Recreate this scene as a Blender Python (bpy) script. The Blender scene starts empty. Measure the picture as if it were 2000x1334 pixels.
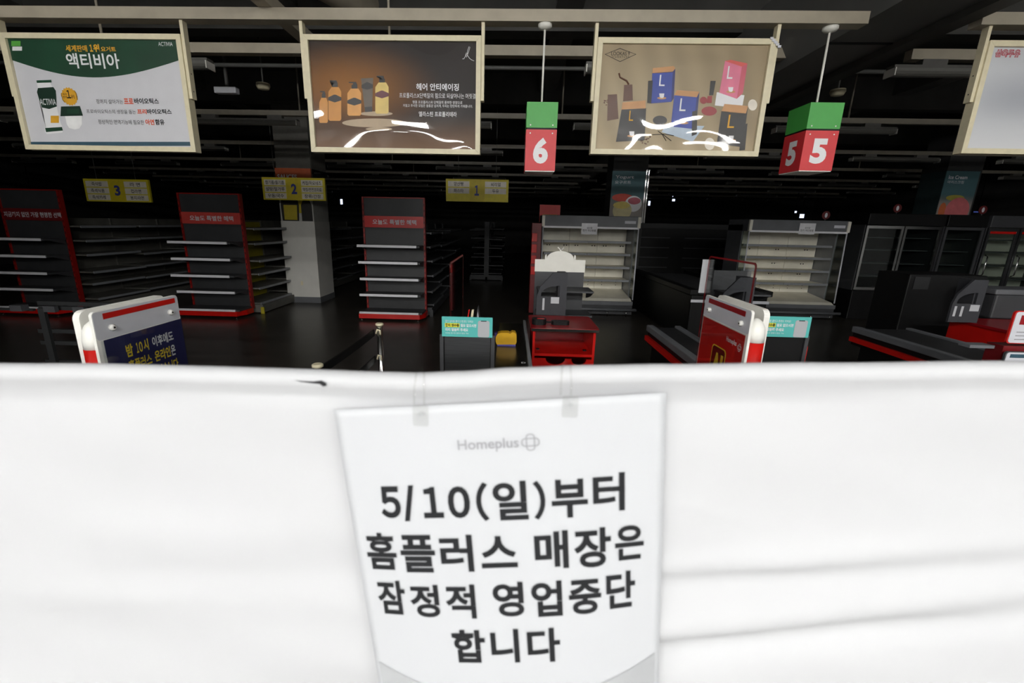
import bpy, bmesh, math, random
from mathutils import Vector, Matrix
random.seed(7)
SC = bpy.context.scene
COL = SC.collection

# ------------------------------------------------------------------ camera
H = 1.65; FPX = 876.0; CX, CY = 965.0, 667.0
TH, YW, RO = math.radians(14.7), math.radians(1.8), math.radians(1.2)
R0 = Vector((math.cos(YW), math.sin(YW), 0))
FW = Vector((-math.sin(YW)*math.cos(TH), math.cos(YW)*math.cos(TH), -math.sin(TH)))
U0 = R0.cross(FW)
RT = R0*math.cos(RO) + U0*math.sin(RO)
UP = U0*math.cos(RO) - R0*math.sin(RO)
EYE = Vector((0, 0, H))
cam_data = bpy.data.cameras.new('camera')
cam = bpy.data.objects.new('camera', cam_data); COL.objects.link(cam)
m = Matrix.Identity(4)
for i in range(3):
    m[i][0] = RT[i]; m[i][1] = UP[i]; m[i][2] = -FW[i]; m[i][3] = EYE[i]
cam.matrix_world = m
cam_data.sensor_width = 36; cam_data.lens = 36*FPX/2000
cam_data.shift_x = (1000-CX)/2000; cam_data.clip_start = 0.02; cam_data.clip_end = 200
cam_data.dof.use_dof = True; cam_data.dof.focus_distance = 6.0; cam_data.dof.aperture_fstop = 6.3
SC.camera = cam
# ------------------------------------------------------------------ world, exposure
w = bpy.data.worlds.new('world'); SC.world = w; w.use_nodes = True
w.node_tree.nodes['Background'].inputs[0].default_value = (0.6, 0.7, 1, 1)
w.node_tree.nodes['Background'].inputs[1].default_value = 0.0015
vs = SC.view_settings
vs.view_transform = 'Standard'; vs.look = 'None'; vs.gamma = 1; vs.use_curve_mapping = False
vs.exposure = 0.0
LAMP = 93.0          # radiance of the lit lamps in the hall behind the camera

def ray(px, py): return FW*FPX + RT*(px-CX) + UP*(CY-py)
def PY(px, py, Y): d = ray(px, py); return EYE + d*(Y/d.y)
def PZ(px, py, z): d = ray(px, py); return EYE + d*((z-H)/d.z)
def PX(px, py, x): d = ray(px, py); return EYE + d*(x/d.x)

# ------------------------------------------------------------------ materials
def lin(c):
    return tuple(((v/255)/12.92 if v/255 <= 0.04045 else ((v/255+0.055)/1.055)**2.4) for v in c)
MATS = {}
def mat(name, rgb, rough=0.5, metal=0.0, noise=0.08, scale=12, bump=0.0, spec=0.5, stretch=None, emit=0):
    if name in MATS: return MATS[name]
    M = bpy.data.materials.new(name); M.use_nodes = True; MATS[name] = M
    nt = M.node_tree; b = nt.nodes['Principled BSDF']
    c = lin(rgb)
    b.inputs['Roughness'].default_value = rough; b.inputs['Metallic'].default_value = metal
    b.inputs['Specular IOR Level'].default_value = spec
    tc = nt.nodes.new('ShaderNodeTexCoord'); no = nt.nodes.new('ShaderNodeTexNoise')
    src = tc.outputs['Object']
    if stretch:
        mp = nt.nodes.new('ShaderNodeMapping'); mp.inputs['Scale'].default_value = stretch
        nt.links.new(src, mp.inputs['Vector']); src = mp.outputs['Vector']
    nt.links.new(src, no.inputs['Vector']); no.inputs['Scale'].default_value = scale; no.inputs['Detail'].default_value = 4
    r = nt.nodes.new('ShaderNodeValToRGB')
    r.color_ramp.elements[0].position = 0.3; r.color_ramp.elements[1].position = 0.7
    r.color_ramp.elements[0].color = tuple(v*(1-noise) for v in c)+(1,)
    r.color_ramp.elements[1].color = tuple(min(1, v*(1+noise)) for v in c)+(1,)
    nt.links.new(no.outputs['Fac'], r.inputs['Fac']); nt.links.new(r.outputs['Color'], b.inputs['Base Color'])
    if bump:
        bp = nt.nodes.new('ShaderNodeBump'); bp.inputs['Strength'].default_value = bump; bp.inputs['Distance'].default_value = 0.01
        nt.links.new(no.outputs['Fac'], bp.inputs['Height']); nt.links.new(bp.outputs['Normal'], b.inputs['Normal'])
    if emit:
        b.inputs['Emission Color'].default_value = c+(1,); b.inputs['Emission Strength'].default_value = emit
    return M
def film_mat(name, tint=(1, 1, 1), rough=0.03, ior=1.45):
    M = bpy.data.materials.new(name); M.use_nodes = True; MATS[name] = M
    nt = M.node_tree; nt.nodes.clear()
    o = nt.nodes.new('ShaderNodeOutputMaterial'); mx = nt.nodes.new('ShaderNodeMixShader')
    t = nt.nodes.new('ShaderNodeBsdfTransparent'); g = nt.nodes.new('ShaderNodeBsdfGlossy'); f = nt.nodes.new('ShaderNodeMath')
    no = nt.nodes.new('ShaderNodeTexNoise'); no.inputs['Scale'].default_value = 30
    mr = nt.nodes.new('ShaderNodeMapRange'); mr.inputs[3].default_value = rough*0.7; mr.inputs[4].default_value = rough*1.3
    nt.links.new(no.outputs['Fac'], mr.inputs[0]); nt.links.new(mr.outputs[0], g.inputs['Roughness'])
    t.inputs['Color'].default_value = tint+(1,)
    lw = nt.nodes.new('ShaderNodeLayerWeight'); pw = nt.nodes.new('ShaderNodeMath'); pw.operation = 'POWER'; pw.inputs[1].default_value = 5
    lw.inputs['Blend'].default_value = 0.5; nt.links.new(lw.outputs['Facing'], pw.inputs[0])
    f0 = ((ior-1)/(ior+1))**2; f.operation = 'MULTIPLY_ADD'; f.inputs[1].default_value = 1-f0; f.inputs[2].default_value = f0; nt.links.new(pw.outputs[0], f.inputs[0])
    nt.links.new(f.outputs[0], mx.inputs[0]); nt.links.new(t.outputs[0], mx.inputs[1]); nt.links.new(g.outputs[0], mx.inputs[2])
    nt.links.new(mx.outputs[0], o.inputs[0])
    return M
def glow_mat(name, base, glow, centre, radius, low=None, lowz=0.0, lows=0.2, streak=0.0):
    """flat print: plain ground with a soft radial tint and a second tone in its lower part (object coordinates)"""
    M = bpy.data.materials.new(name); M.use_nodes = True; MATS[name] = M
    nt = M.node_tree; b = nt.nodes['Principled BSDF']; b.inputs['Roughness'].default_value = 0.6
    tc = nt.nodes.new('ShaderNodeTexCoord'); L = nt.links.new
    vm = nt.nodes.new('ShaderNodeVectorMath'); vm.operation = 'SUBTRACT'; vm.inputs[1].default_value = centre
    L(tc.outputs['Object'], vm.inputs[0])
    v2 = nt.nodes.new('ShaderNodeVectorMath'); v2.operation = 'DIVIDE'; v2.inputs[1].default_value = radius
    L(vm.outputs[0], v2.inputs[0])
    ln = nt.nodes.new('ShaderNodeVectorMath'); ln.operation = 'LENGTH'; L(v2.outputs[0], ln.inputs[0])
    mr = nt.nodes.new('ShaderNodeMapRange'); mr.interpolation_type = 'SMOOTHSTEP'
    mr.inputs[1].default_value = 0; mr.inputs[2].default_value = 1; mr.inputs[3].default_value = 1; mr.inputs[4].default_value = 0
    L(ln.outputs['Value'], mr.inputs[0])
    mx = nt.nodes.new('ShaderNodeMix'); mx.data_type = 'RGBA'
    mx.inputs['A'].default_value = lin(base)+(1,); mx.inputs['B'].default_value = lin(glow)+(1,)
    L(mr.outputs[0], mx.inputs['Factor']); out = mx.outputs['Result']
    if low:
        sp = nt.nodes.new('ShaderNodeSeparateXYZ'); L(tc.outputs['Object'], sp.inputs[0])
        m2 = nt.nodes.new('ShaderNodeMapRange'); m2.interpolation_type = 'SMOOTHSTEP'
        m2.inputs[1].default_value = lowz-lows; m2.inputs[2].default_value = lowz+lows; m2.inputs[3].default_value = 1; m2.inputs[4].default_value = 0
        L(sp.outputs['Z'], m2.inputs[0])
        mz = nt.nodes.new('ShaderNodeMix'); mz.data_type = 'RGBA'; mz.inputs['B'].default_value = lin(low)+(1,)
        L(m2.outputs[0], mz.inputs['Factor']); L(out, mz.inputs['A']); out = mz.outputs['Result']
    if streak:
        wv = nt.nodes.new('ShaderNodeTexWave'); wv.inputs['Scale'].default_value = 1.6; wv.inputs['Distortion'].default_value = 2.0
        mp = nt.nodes.new('ShaderNodeMapping'); mp.inputs['Rotation'].default_value = (0, 0.35, 0)
        L(tc.outputs['Object'], mp.inputs[0]); L(mp.outputs[0], wv.inputs['Vector'])
        mm = nt.nodes.new('ShaderNodeMix'); mm.data_type = 'RGBA'; mm.blend_type = 'MULTIPLY'
        r = nt.nodes.new('ShaderNodeValToRGB'); r.color_ramp.elements[0].color = (1-streak,)*3+(1,)
        L(wv.outputs['Fac'], r.inputs[0]); L(out, mm.inputs['A']); L(r.outputs[0], mm.inputs['B'])
        mm.inputs['Factor'].default_value = 1; out = mm.outputs['Result']
    L(out, b.inputs['Base Color'])
    return M

# ------------------------------------------------------------------ mesh helpers (world coordinates in, one object out)
ORG = {}
def org(o): return ORG.get(o.name, Vector((0, 0, 0)))
def tag(o, label=None, cat=None, group=None, kind=None):
    if label: o['label'] = label
    if cat: o['category'] = cat
    if group: o['group'] = group
    if kind: o['kind'] = kind
    return o
def thing(name, loc, label, cat, group=None):
    o = bpy.data.objects.new(name, None); COL.objects.link(o); o.location = loc; o.empty_display_size = 0.1
    ORG[o.name] = Vector(loc)
    return tag(o, label, cat, group)
def link(name, me, material, parent, origin):
    me.materials.append(material)
    o = bpy.data.objects.new(name, me); COL.objects.link(o)
    if parent is None: o.location = origin
    else: o.parent = parent
    ORG[o.name] = Vector(origin)
    return o
def mesh(name, verts, faces, material, parent=None, smooth=False, origin=None):
    V = [Vector(v) for v in verts]
    if parent is not None: og = org(parent)
    elif origin is not None: og = Vector(origin)
    else:
        lo = [min(v[i] for v in V) for i in range(3)]; hi = [max(v[i] for v in V) for i in range(3)]
        og = Vector(((lo[0]+hi[0])/2, (lo[1]+hi[1])/2, lo[2]))
    me = bpy.data.meshes.new(name)
    me.from_pydata([tuple(v-og) for v in V], [], faces); me.update()
    if smooth: me.shade_smooth()
    return link(name, me, material, parent, og)
def from_bm(name, bm, material, parent=None, smooth=False):
    V = [v.co.copy() for v in bm.verts]; bm.verts.index_update()
    F = [[v.index for v in f.verts] for f in bm.faces]; bm.free()
    return mesh(name, V, F, material, parent, smooth)
BOXF = [(0, 3, 2, 1), (4, 5, 6, 7), (0, 1, 5, 4), (1, 2, 6, 5), (2, 3, 7, 6), (3, 0, 4, 7)]
def boxv(a, b):
    x0, x1 = sorted((a[0], b[0])); y0, y1 = sorted((a[1], b[1])); z0, z1 = sorted((a[2], b[2]))
    return [(x0, y0, z0), (x1, y0, z0), (x1, y1, z0), (x0, y1, z0), (x0, y0, z1), (x1, y0, z1), (x1, y1, z1), (x0, y1, z1)]
def box(name, a, b, material, parent=None, bev=0.0):
    V = boxv(a, b)
    if not bev: return mesh(name, V, BOXF, material, parent)
    bm = bmesh.new(); vs_ = [bm.verts.new(v) for v in V]
    for f in BOXF: bm.faces.new([vs_[i] for i in f])
    bmesh.ops.bevel(bm, geom=bm.edges[:], offset=bev, segments=2, affect='EDGES', profile=0.5)
    return from_bm(name, bm, material, parent)
def prism(name, pts, axis, d0, d1, material, parent=None, smooth=False):
    """polygon extruded along axis: 'x' pts are (y,z), 'y' pts are (x,z), 'z' pts are (x,y)"""
    def mk(p, d): return {'x': (d, p[0], p[1]), 'y': (p[0], d, p[1]), 'z': (p[0], p[1], d)}[axis]
    n = len(pts)
    V = [mk(p, d0) for p in pts] + [mk(p, d1) for p in pts]
    F = [tuple(range(n)), tuple(range(2*n-1, n-1, -1))] + [(i, (i+1) % n, n+(i+1) % n, n+i) for i in range(n)]
    bm = bmesh.new(); vv = [bm.verts.new(v) for v in V]
    for f in F: bm.faces.new([vv[i] for i in f])
    bmesh.ops.recalc_face_normals(bm, faces=bm.faces[:])
    bmesh.ops.triangulate(bm, faces=[f for f in bm.faces if len(f.verts) > 4])
    return from_bm(name, bm, material, parent)
def tube(name, pts, r, material, parent=None, n=10, closed=False):
    P = [Vector(p) for p in pts]; V = []; F = []; N = len(P); a0 = None
    for i, p in enumerate(P):
        if closed: t = P[(i+1) % N]-P[i-1]
        else: t = P[min(i+1, N-1)]-P[max(i-1, 0)]
        t.normalize()
        if a0 is None:
            a0 = t.cross(Vector((0, 0, 1)))
            if a0.length < 0.1: a0 = t.cross(Vector((1, 0, 0)))
        a = (a0 - t*a0.dot(t)).normalized(); a0 = a; b = t.cross(a)
        rr = r[i] if isinstance(r, (list, tuple)) else r
        for k in range(n):
            q = 2*math.pi*k/n; V.append(p + (a*math.cos(q)+b*math.sin(q))*rr)
    for i in range(N if closed else N-1):
        j = (i+1) % N
        for k in range(n):
            l = (k+1) % n; F.append((i*n+k, i*n+l, j*n+l, j*n+k))
    if not closed: F += [tuple(range(n-1, -1, -1)), tuple((N-1)*n+k for k in range(n))]
    o = mesh(name, V, F, material, parent)
    for p in o.data.polygons: p.use_smooth = len(p.vertices) == 4
    return o
def lathe(name, c, prof, material, parent=None, n=20):
    """prof: (radius, z) pairs around the vertical through c"""
    return tube(name, [(c[0], c[1], z) for r, z in prof], [max(r, 1e-4) for r, z in prof], material, parent, n)
def rrect(x0, z0, x1, z1, r, n=5):
    out = []
    for cx, cz, a in ((x1-r, z0+r, -90), (x1-r, z1-r, 0), (x0+r, z1-r, 90), (x0+r, z0+r, 180)):
        for k in range(n+1):
            t = math.radians(a+90*k/n); out.append((cx+r*math.cos(t), cz+r*math.sin(t)))
    return out
def ellipse(cx, cz, rx, rz, n=24): return [(cx+rx*math.cos(2*math.pi*k/n), cz+rz*math.sin(2*math.pi*k/n)) for k in range(n)]
def ngon(name, pts3, material, parent):
    bm = bmesh.new(); f = bm.faces.new([bm.verts.new(p) for p in pts3])
    bmesh.ops.triangulate(bm, faces=[f])
    return from_bm(name, bm, material, parent)

# ------------------------------------------------------------------ lettering
def glyphs(body, bold=0.0):
    c = bpy.data.curves.new('lettering', 'FONT'); c.body = body; c.offset = bold; c.resolution_u = 4
    o = bpy.data.objects.new('lettering', c)
    me = bpy.data.meshes.new_from_object(o)
    V = [v.co.copy() for v in me.vertices]; F = [tuple(p.vertices) for p in me.polygons]
    bpy.data.objects.remove(o); bpy.data.curves.remove(c); bpy.data.meshes.remove(me)
    x0 = min(v.x for v in V); x1 = max(v.x for v in V); y0 = min(v.y for v in V); y1 = max(v.y for v in V)
    return [((v.x-x0)/(x1-x0), (v.y-y0)/(y1-y0)) for v in V], F
def text(body, o, ux, uv, material, parent, bold=0.0, name='lettering'):
    """lettering whose bounding box starts at o and spans ux (reading direction) and uv (up)"""
    G, F = glyphs(body, bold); o, ux, uv = Vector(o), Vector(ux), Vector(uv)
    return mesh(name, [o+ux*a+uv*b for a, b in G], F, material, parent)
def text_px(body, rect, Y, material, parent, bold=0.0, name='lettering'):
    """lettering on the plane y = Y that fills the photo rectangle rect"""
    a = PY(rect[0], rect[3], Y); b = PY(rect[2], rect[3], Y); c = PY(rect[0], rect[1], Y); d = PY(rect[2], rect[1], Y)
    x0 = (a.x+c.x)/2; x1 = (b.x+d.x)/2; z0 = (a.z+b.z)/2; z1 = (c.z+d.z)/2
    return text(body, (x0, Y, z0), (x1-x0, 0, 0), (0, 0, z1-z0), material, parent, bold, name)
def poly_px(name, pts, Y, material, parent): return ngon(name, [PY(p[0], p[1], Y) for p in pts], material, parent)
def rect_px(name, r, Y, material, parent):
    return poly_px(name, [(r[0], r[3]), (r[2], r[3]), (r[2], r[1]), (r[0], r[1])], Y, material, parent)
def ring(name, outer, inner, material, parent):
    n = len(outer)
    return mesh(name, list(outer)+list(inner), [(i, (i+1) % n, n+(i+1) % n, n+i) for i in range(n)], material, parent)
def logo(o, ux, uv, material, parent, s, t=0.12):
    """two crossed rounded rings; s is the half size"""
    o, ux, uv = Vector(o), Vector(ux).normalized(), Vector(uv).normalized()
    for a, b in ((1.0, 0.5), (0.5, 1.0)):
        r = 0.42
        po = rrect(-a, -b, a, b, r); pi = rrect(-a+t, -b+t, a-t, b-t, r-t)
        ring('emblem', [o+ux*x*s+uv*z*s for x, z in po], [o+ux*x*s+uv*z*s for x, z in pi], material, parent)
ORD = ['first', 'second', 'third', 'fourth', 'fifth', 'sixth', 'seventh', 'eighth', 'ninth', 'tenth', 'eleventh', 'twelfth']

# ------------------------------------------------------------------ material list
white_cloth = mat('white_cloth', (189, 190, 193), 0.7, noise=0.006, scale=30)
paper = mat('paper', (188, 190, 194), 0.55, noise=0.01)
ink = mat('ink', (27, 28, 31), 0.65, spec=0.3); grey_ink = mat('grey_ink', (150, 150, 155), 0.6); pale_ink = mat('pale_ink', (168, 170, 173), 0.6)
cream = mat('cream_frame', (226, 216, 184), 0.45, noise=0.05, scale=25)
rail_paint = mat('rail_paint', (170, 161, 143), 0.5, noise=0.08, scale=8)
white_plastic = mat('white_plastic', (240, 238, 230), 0.35, noise=0.03)
sheet_white = mat('sheet_white', (216, 216, 221), 0.5, noise=0.02)
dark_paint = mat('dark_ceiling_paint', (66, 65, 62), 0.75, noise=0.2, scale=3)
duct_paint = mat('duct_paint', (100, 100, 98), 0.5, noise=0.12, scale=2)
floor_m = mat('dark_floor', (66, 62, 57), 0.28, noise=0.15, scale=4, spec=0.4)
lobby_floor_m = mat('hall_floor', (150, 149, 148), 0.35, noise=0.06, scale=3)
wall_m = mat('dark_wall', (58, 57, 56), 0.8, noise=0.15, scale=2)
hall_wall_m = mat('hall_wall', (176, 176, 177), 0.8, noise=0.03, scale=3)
green_m = mat('sign_green', (72, 168, 74), 0.45, noise=0.04); red_sign = mat('sign_red', (214, 52, 58), 0.45, noise=0.04)
black_m = mat('black_plastic', (15, 15, 16), 0.5, noise=0.1, spec=0.3)
dgrey = mat('dark_grey_steel', (64, 65, 68), 0.5, noise=0.1, scale=6)
mgrey = mat('mid_grey_steel', (104, 106, 110), 0.45, noise=0.08, scale=6)
lgrey = mat('light_grey_plastic', (214, 215, 222), 0.4, noise=0.04)
chrome = mat('chrome', (200, 200, 198), 0.18, 1.0, noise=0.05)
steel = mat('brushed_steel', (150, 152, 155), 0.32, 1.0, noise=0.12, scale=5, stretch=(1, 1, 40))
red_m = mat('red_enamel', (205, 22, 14), 0.35, noise=0.05); dred = mat('dark_red', (150, 16, 26), 0.3, noise=0.06)
yellow_m = mat('yellow_panel', (214, 198, 44), 0.5, noise=0.06); ylab = mat('label_plate', (226, 220, 206), 0.5)
blue_ink = mat('blue_ink', (52, 62, 140), 0.5)
case_white = mat('case_interior', (240, 236, 222), 0.5, noise=0.10, scale=3)
case_grey = mat('case_grey', (140, 143, 147), 0.4, noise=0.06)
shelf_grey = mat('shelf_grey', (104, 103, 97), 0.55, noise=0.12, scale=5)
price_rail = mat('price_rail', (240, 240, 244), 0.3, noise=0.03)
teal_m = mat('teal_print', (92, 196, 190), 0.5, noise=0.02); yl_hi = mat('highlighter', (236, 232, 70), 0.5)
navy = mat('navy_print', (46, 46, 92), 0.45, noise=0.04); ytext = mat('yellow_print', (244, 214, 60), 0.5)
film = film_mat('poster_film'); acrylic = film_mat('acrylic', (0.93, 0.94, 0.94)); glass = film_mat('door_glass', (0.8, 0.84, 0.82), 0.02, 1.5)
belt_m = mat('belt_rubber', (40, 40, 42), 0.45, noise=0.1)
lamp_grey = mat('lamp_cover', (112, 111, 106), 0.35, noise=0.05); lamp_back = mat('lamp_housing', (92, 90, 86), 0.5)

# ================================================================== THE SETTING
def struct(o): o['kind'] = 'structure'; return o
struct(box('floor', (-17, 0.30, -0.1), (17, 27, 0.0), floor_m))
struct(box('floor_hall', (-6.2, -28, -0.1), (14.2, 0.30, 0.0), lobby_floor_m))
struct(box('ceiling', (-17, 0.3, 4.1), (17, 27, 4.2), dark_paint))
struct(box('ceiling_hall', (-6.2, -28, 4.1), (14.2, 0.3, 4.2), hall_wall_m))
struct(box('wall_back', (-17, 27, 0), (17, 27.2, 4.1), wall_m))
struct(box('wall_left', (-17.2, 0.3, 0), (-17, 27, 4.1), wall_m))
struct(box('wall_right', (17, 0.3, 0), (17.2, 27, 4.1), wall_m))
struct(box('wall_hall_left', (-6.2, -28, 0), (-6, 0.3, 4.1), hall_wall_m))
struct(box('wall_shade_left', (-17, 0.3, 0), (-4.6, 0.45, 4.1), wall_m))  # unseen light blocker, extended inward to shade the far-left shelf unit
struct(box('wall_hall_right', (14, -28, 0), (14.2, 0.3, 4.1), hall_wall_m))
struct(box('wall_hall', (-6, -28.2, 0), (14, -28, 4.1), hall_wall_m))

# lit ceiling lamps of the hall behind the camera: they light everything and mirror in the poster films
lit = mat('lit_diffuser', (255, 254, 250), 0.4, noise=0.01, emit=LAMP)
for yy, hw in ((-3.6, 0.13), (-8.0, 0.16), (-14.5, 0.14)):
    for xx in (-5.0, -2.2, 0.6, 3.4, 6.2):
        t = thing('hall_lamp', (xx, yy, 4.1), 'lit linear lamp in the hall ceiling behind the camera', 'ceiling lamp', 'lit lamps of the hall ceiling')
        box('housing', (xx-0.66, yy-hw-0.01, 3.985), (xx+0.66, yy+hw+0.01, 4.1), white_plastic, t)
        box('diffuser', (xx-0.65, yy-hw, 3.90), (xx+0.65, yy+hw, 3.9845), lit, t)

# ================================================================== CEILING OF THE STORE
far_rail = mat('far_rail_shaded', (122, 116, 104), 0.5, noise=0.1, scale=8)  # rail paint with the dimness of the store's depth put into its colour
def rail(n, x0, x1, y0, y1, z0, z1, rods=(), rail_paint=rail_paint):
    o = struct(box('trim_%d' % n, (x0, y0, z0), (x1, y1, z1), rail_paint))
    for rx in rods: tube('hanger_rod', [(rx, (y0+y1)/2, z1-0.01), (rx, (y0+y1)/2, 4.1)], 0.012, rail_paint, o, 8)
    return o
RZ = PY(1000, 41, 3.64).z          # underside of the sign rail
x_end = PY(1698, 36, 3.64).x
rail(1, -7.5, x_end, 3.64, 3.74, RZ, RZ+0.075, (-5.2,))
rail(2, PY(1916, 50, 3.64).x, 7.0, 3.64, 3.74, RZ, RZ+0.075)
r2z = PY(1000, 108, 4.75).z
rail(3, -9, PY(1590, 103, 4.75).x, 4.75, 4.84, r2z, r2z+0.085, (-4.0, -1.2))
rail(4, PY(1782, 105, 4.75).x, 9, 4.75, 4.84, r2z, r2z+0.085)
ROWS = [7.2, 9.9, 12.6, 15.3, 18.0, 20.7, 23.4]
for i, y in enumerate(ROWS):
    rail(5+i, -14, 14, y, y+0.07, 3.15, 3.22, [v+0.7 for v in (-8, -3.9, 0.0, 4.1, 8.2)] if i < 5 else (), far_rail)
# short joist that crosses above the sign rail
jo = [PZ(521, 0, RZ+0.14), PZ(575, 46, RZ+0.14)]
jx = (jo[0].x+jo[1].x)/2
struct(box('trim_12', (jx-0.05, 2.2, RZ+0.076), (jx+0.05, 7.2, RZ+0.16), rail_paint))
# roof beams above, dark
for i, xx in enumerate((-9.5, -5.6, -2.6, 0.4, 6.2, 9.8)):
    struct(box('trim_%d' % (13+i), (xx, 2.0, 3.82), (xx+0.28, 26.5, 4.1), duct_paint))
for i, y in enumerate((5.4, 8.4, 11.6, 16.5)):
    struct(box('trim_%d' % (19+i), (-15, y, 3.62), (15, y+0.22, 4.1), dark_paint))
d = thing('ceiling_duct', (2.79, 10, 3.1), 'wide dark square duct running away under the ceiling beside the number 5 sign', 'duct')
prism('duct_body', [(2.34, 3.42), (2.52, 3.12), (3.02, 3.12), (3.02, 3.7), (2.34, 3.7)], 'y', 1.6, 22, duct_paint, d)
box('duct_flange', (3.022, 1.6, 3.07), (3.16, 22, 3.13), dark_paint, d)
for yy in (4.2, 6.6, 9.0): box('seam', (2.5205, yy, 3.112), (3.019, yy+0.03, 3.1195), black_m, d)
tube('water_pipe', [(-9, 5.9, 3.42), (9, 5.9, 3.42)], 0.022, duct_paint); tag(bpy.data.objects['water_pipe'], 'thin dark water pipe running across above the second rail', 'pipe')
tube('round_duct', [(-3.1, 2.4, 3.85), (-0.6, 7.5, 3.85)], 0.16, rail_paint, None, 20); tag(bpy.data.objects['round_duct'], 'pale round duct slanting under the ceiling above the shampoo poster', 'duct')

# unlit tube lamps: one is built, the others are copies
def lamp(loc, label):
    x, y, z = loc
    t = thing('tube_lamp', loc, label, 'ceiling lamp', 'unlit tube lamps on the ceiling rails')
    box('gear_tray', (x, y-0.03, z-0.075), (x+1.7, y+0.07, z-0.05), lamp_back, t)
    for s in (0.25, 1.25): box('bracket', (x+s, y-0.02, z-0.05), (x+s+0.22, y+0.06, z), lamp_back, t)
    prof = [(y-0.045+0.13*(0.5-0.5*math.cos(a)), z-0.08-0.06*math.sin(a)) for a in [math.pi*i/8 for i in range(9)]]
    prism('lamp_cover', prof, 'x', x+0.01, x+1.69, lamp_grey, t)
    box('end_cap', (x, y-0.047, z-0.142), (x+0.0095, y+0.087, z-0.0755), white_plastic, t)
    box('end_cap', (x+1.6905, y-0.047, z-0.142), (x+1.7, y+0.087, z-0.0755), white_plastic, t)
    return t
def copy_tree(src, loc, label):
    r = src.copy(); COL.objects.link(r); r.location = loc; r['label'] = label
    for ch in src.children:
        c = ch.copy(); COL.objects.link(c); c.parent = r
    return r
L0 = None
for i, y in enumerate(ROWS):
    n = 0
    for kx in range(-5, 5):
        x = 0.87 + 2.9*kx + (0.12 if i % 2 else 0)
        if abs(x+0.8) > 2.0 + y*1.05: continue
        if y == 9.9 and 0.6 < x < 2.8: continue
        lab = 'unlit tube lamp, %s from the left under the %s narrow ceiling rail' % (ORD[n], ORD[i]); n += 1
        if L0 is None: L0 = lamp((x, y, 3.15), lab)
        else: copy_tree(L0, (x, y, 3.15), lab)
for px, lab, end in ((413, 'unlit tube lamp behind the yogurt drink poster, its round end showing', 1), (1143, 'unlit tube lamp behind the coffee poster, its left end showing', 0), (1738, 'long unlit tube lamp hanging beyond the dark duct at upper right', 0)):
    p = PY(px, 130, 4.79)
    copy_tree(L0, (p.x-1.7*end, 4.76, r2z), lab)
el = thing('emergency_light', PY(440, 176, 6.6), 'small white emergency light box hanging under the dark ceiling', 'emergency light')
a, b = PY(418, 181, 6.6), PY(459, 169, 6.6)
box('light_box', (a.x, 6.6, a.z), (b.x, 6.7, b.z), lgrey, el, 0.008); box('stem', (a.x+0.15, 6.63, b.z), (a.x+0.18, 6.66, 4.1), duct_paint, el)
for px, py, lab in ((514, 168, 'small cream smoke detector under the ceiling left of the shampoo poster'), (1636, 180, 'small cream smoke detector under the ceiling right of the duct')):
    p = PY(px, py, 6.6); t = thing('smoke_detector', p, lab, 'smoke detector')
    lathe('detector_head', p, [(0.03, p.z-0.045), (0.07, p.z-0.04), (0.09, p.z), (0.085, p.z+0.03)], cream, t); tube('stem', [(p.x, p.y, p.z+0.03), (p.x, p.y, 4.1)], 0.01, duct_paint, t, 6)

# ================================================================== HANGING POSTERS
PYY = 3.66
def poster(x0, x1, z0, z1, label, ground, arms=(1, 1), seed=0):
    t = thing('hanging_poster', ((x0+x1)/2, PYY, z0), label, 'poster', 'framed posters on the sign rail')
    w, dp = 0.036, 0.055
    f, bk = PYY-0.012, PYY+dp
    prism('frame_bar', [(x0, z0), (x1, z0), (x1-w, z0+w), (x0+w, z0+w)], 'y', f, bk, cream, t)
    prism('frame_bar', [(x0, z1), (x1, z1), (x1-w, z1-w), (x0+w, z1-w)], 'y', f, bk, cream, t)
    prism('frame_bar', [(x0, z0+.001), (x0+w-.001, z0+w), (x0+w-.001, z1-w), (x0, z1-.001)], 'y', f, bk, cream, t)
    prism('frame_bar', [(x1, z0+.001), (x1-w+.001, z0+w), (x1-w+.001, z1-w), (x1, z1-.001)], 'y', f, bk, cream, t)
    zt = RZ-0.0005; zm = z0+0.47*(z1-z0)
    for s, on in zip((-1, 1), arms):
        if not on: continue
        xa = x0-0.024 if s < 0 else x1+0.001
        ar = box('hanger_arm', (xa, PYY+0.0, zm), (xa+0.023, PYY+0.05, zt), cream, t)
        for zz in (zm+0.05, zm+0.17): box('screw', (xa+(0.0232 if s > 0 else -0.001), PYY+0.021, zz), (xa+(0.0242 if s > 0 else -0.0002), PYY+0.029, zz+0.008), black_m, ar)
    pr = box('print_sheet', (x0+w+.001, PYY+0.008, z0+w+.001), (x1-w-.001, PYY+0.012, z1-w-.001), ground, t)
    # clear film, bowed and wavy
    nx, nz = 56, 40; V = []; F = []; rnd = random.Random(seed)
    ph = [rnd.uniform(0, 6.28) for _ in range(8)]
    for j in range(nz+1):
        for i in range(nx+1):
            u, v = i/nx, j/nz
            edge = min(1, 6*u, 6*(1-u), 6*v, 6*(1-v))
            b = 0.5+0.5*math.sin(5.3*u+2.2*v+ph[0]) + 0.6*math.sin(8.7*u-4.1*v+ph[1]) + 0.5*math.sin(3.1*u+7.5*v+ph[2])+0.3*math.sin(13*u+5*v+ph[3])
            V.append((x0+w+u*(x1-x0-2*w), PYY-0.004-edge*0.0026*b*(1.5-1.0*v), z0+w+v*(z1-z0-2*w)))
    for j in range(nz):
        for i in range(nx):
            q = j*(nx+1)+i; F.append((q, q+1, q+nx+2, q+nx+1))
    mesh('film', V, F, film, t, True)
    return t, pr
LY = PYY+0.0075     # printing sits just in front of the sheet
def lay(k): return LY-0.0006*k

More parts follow.
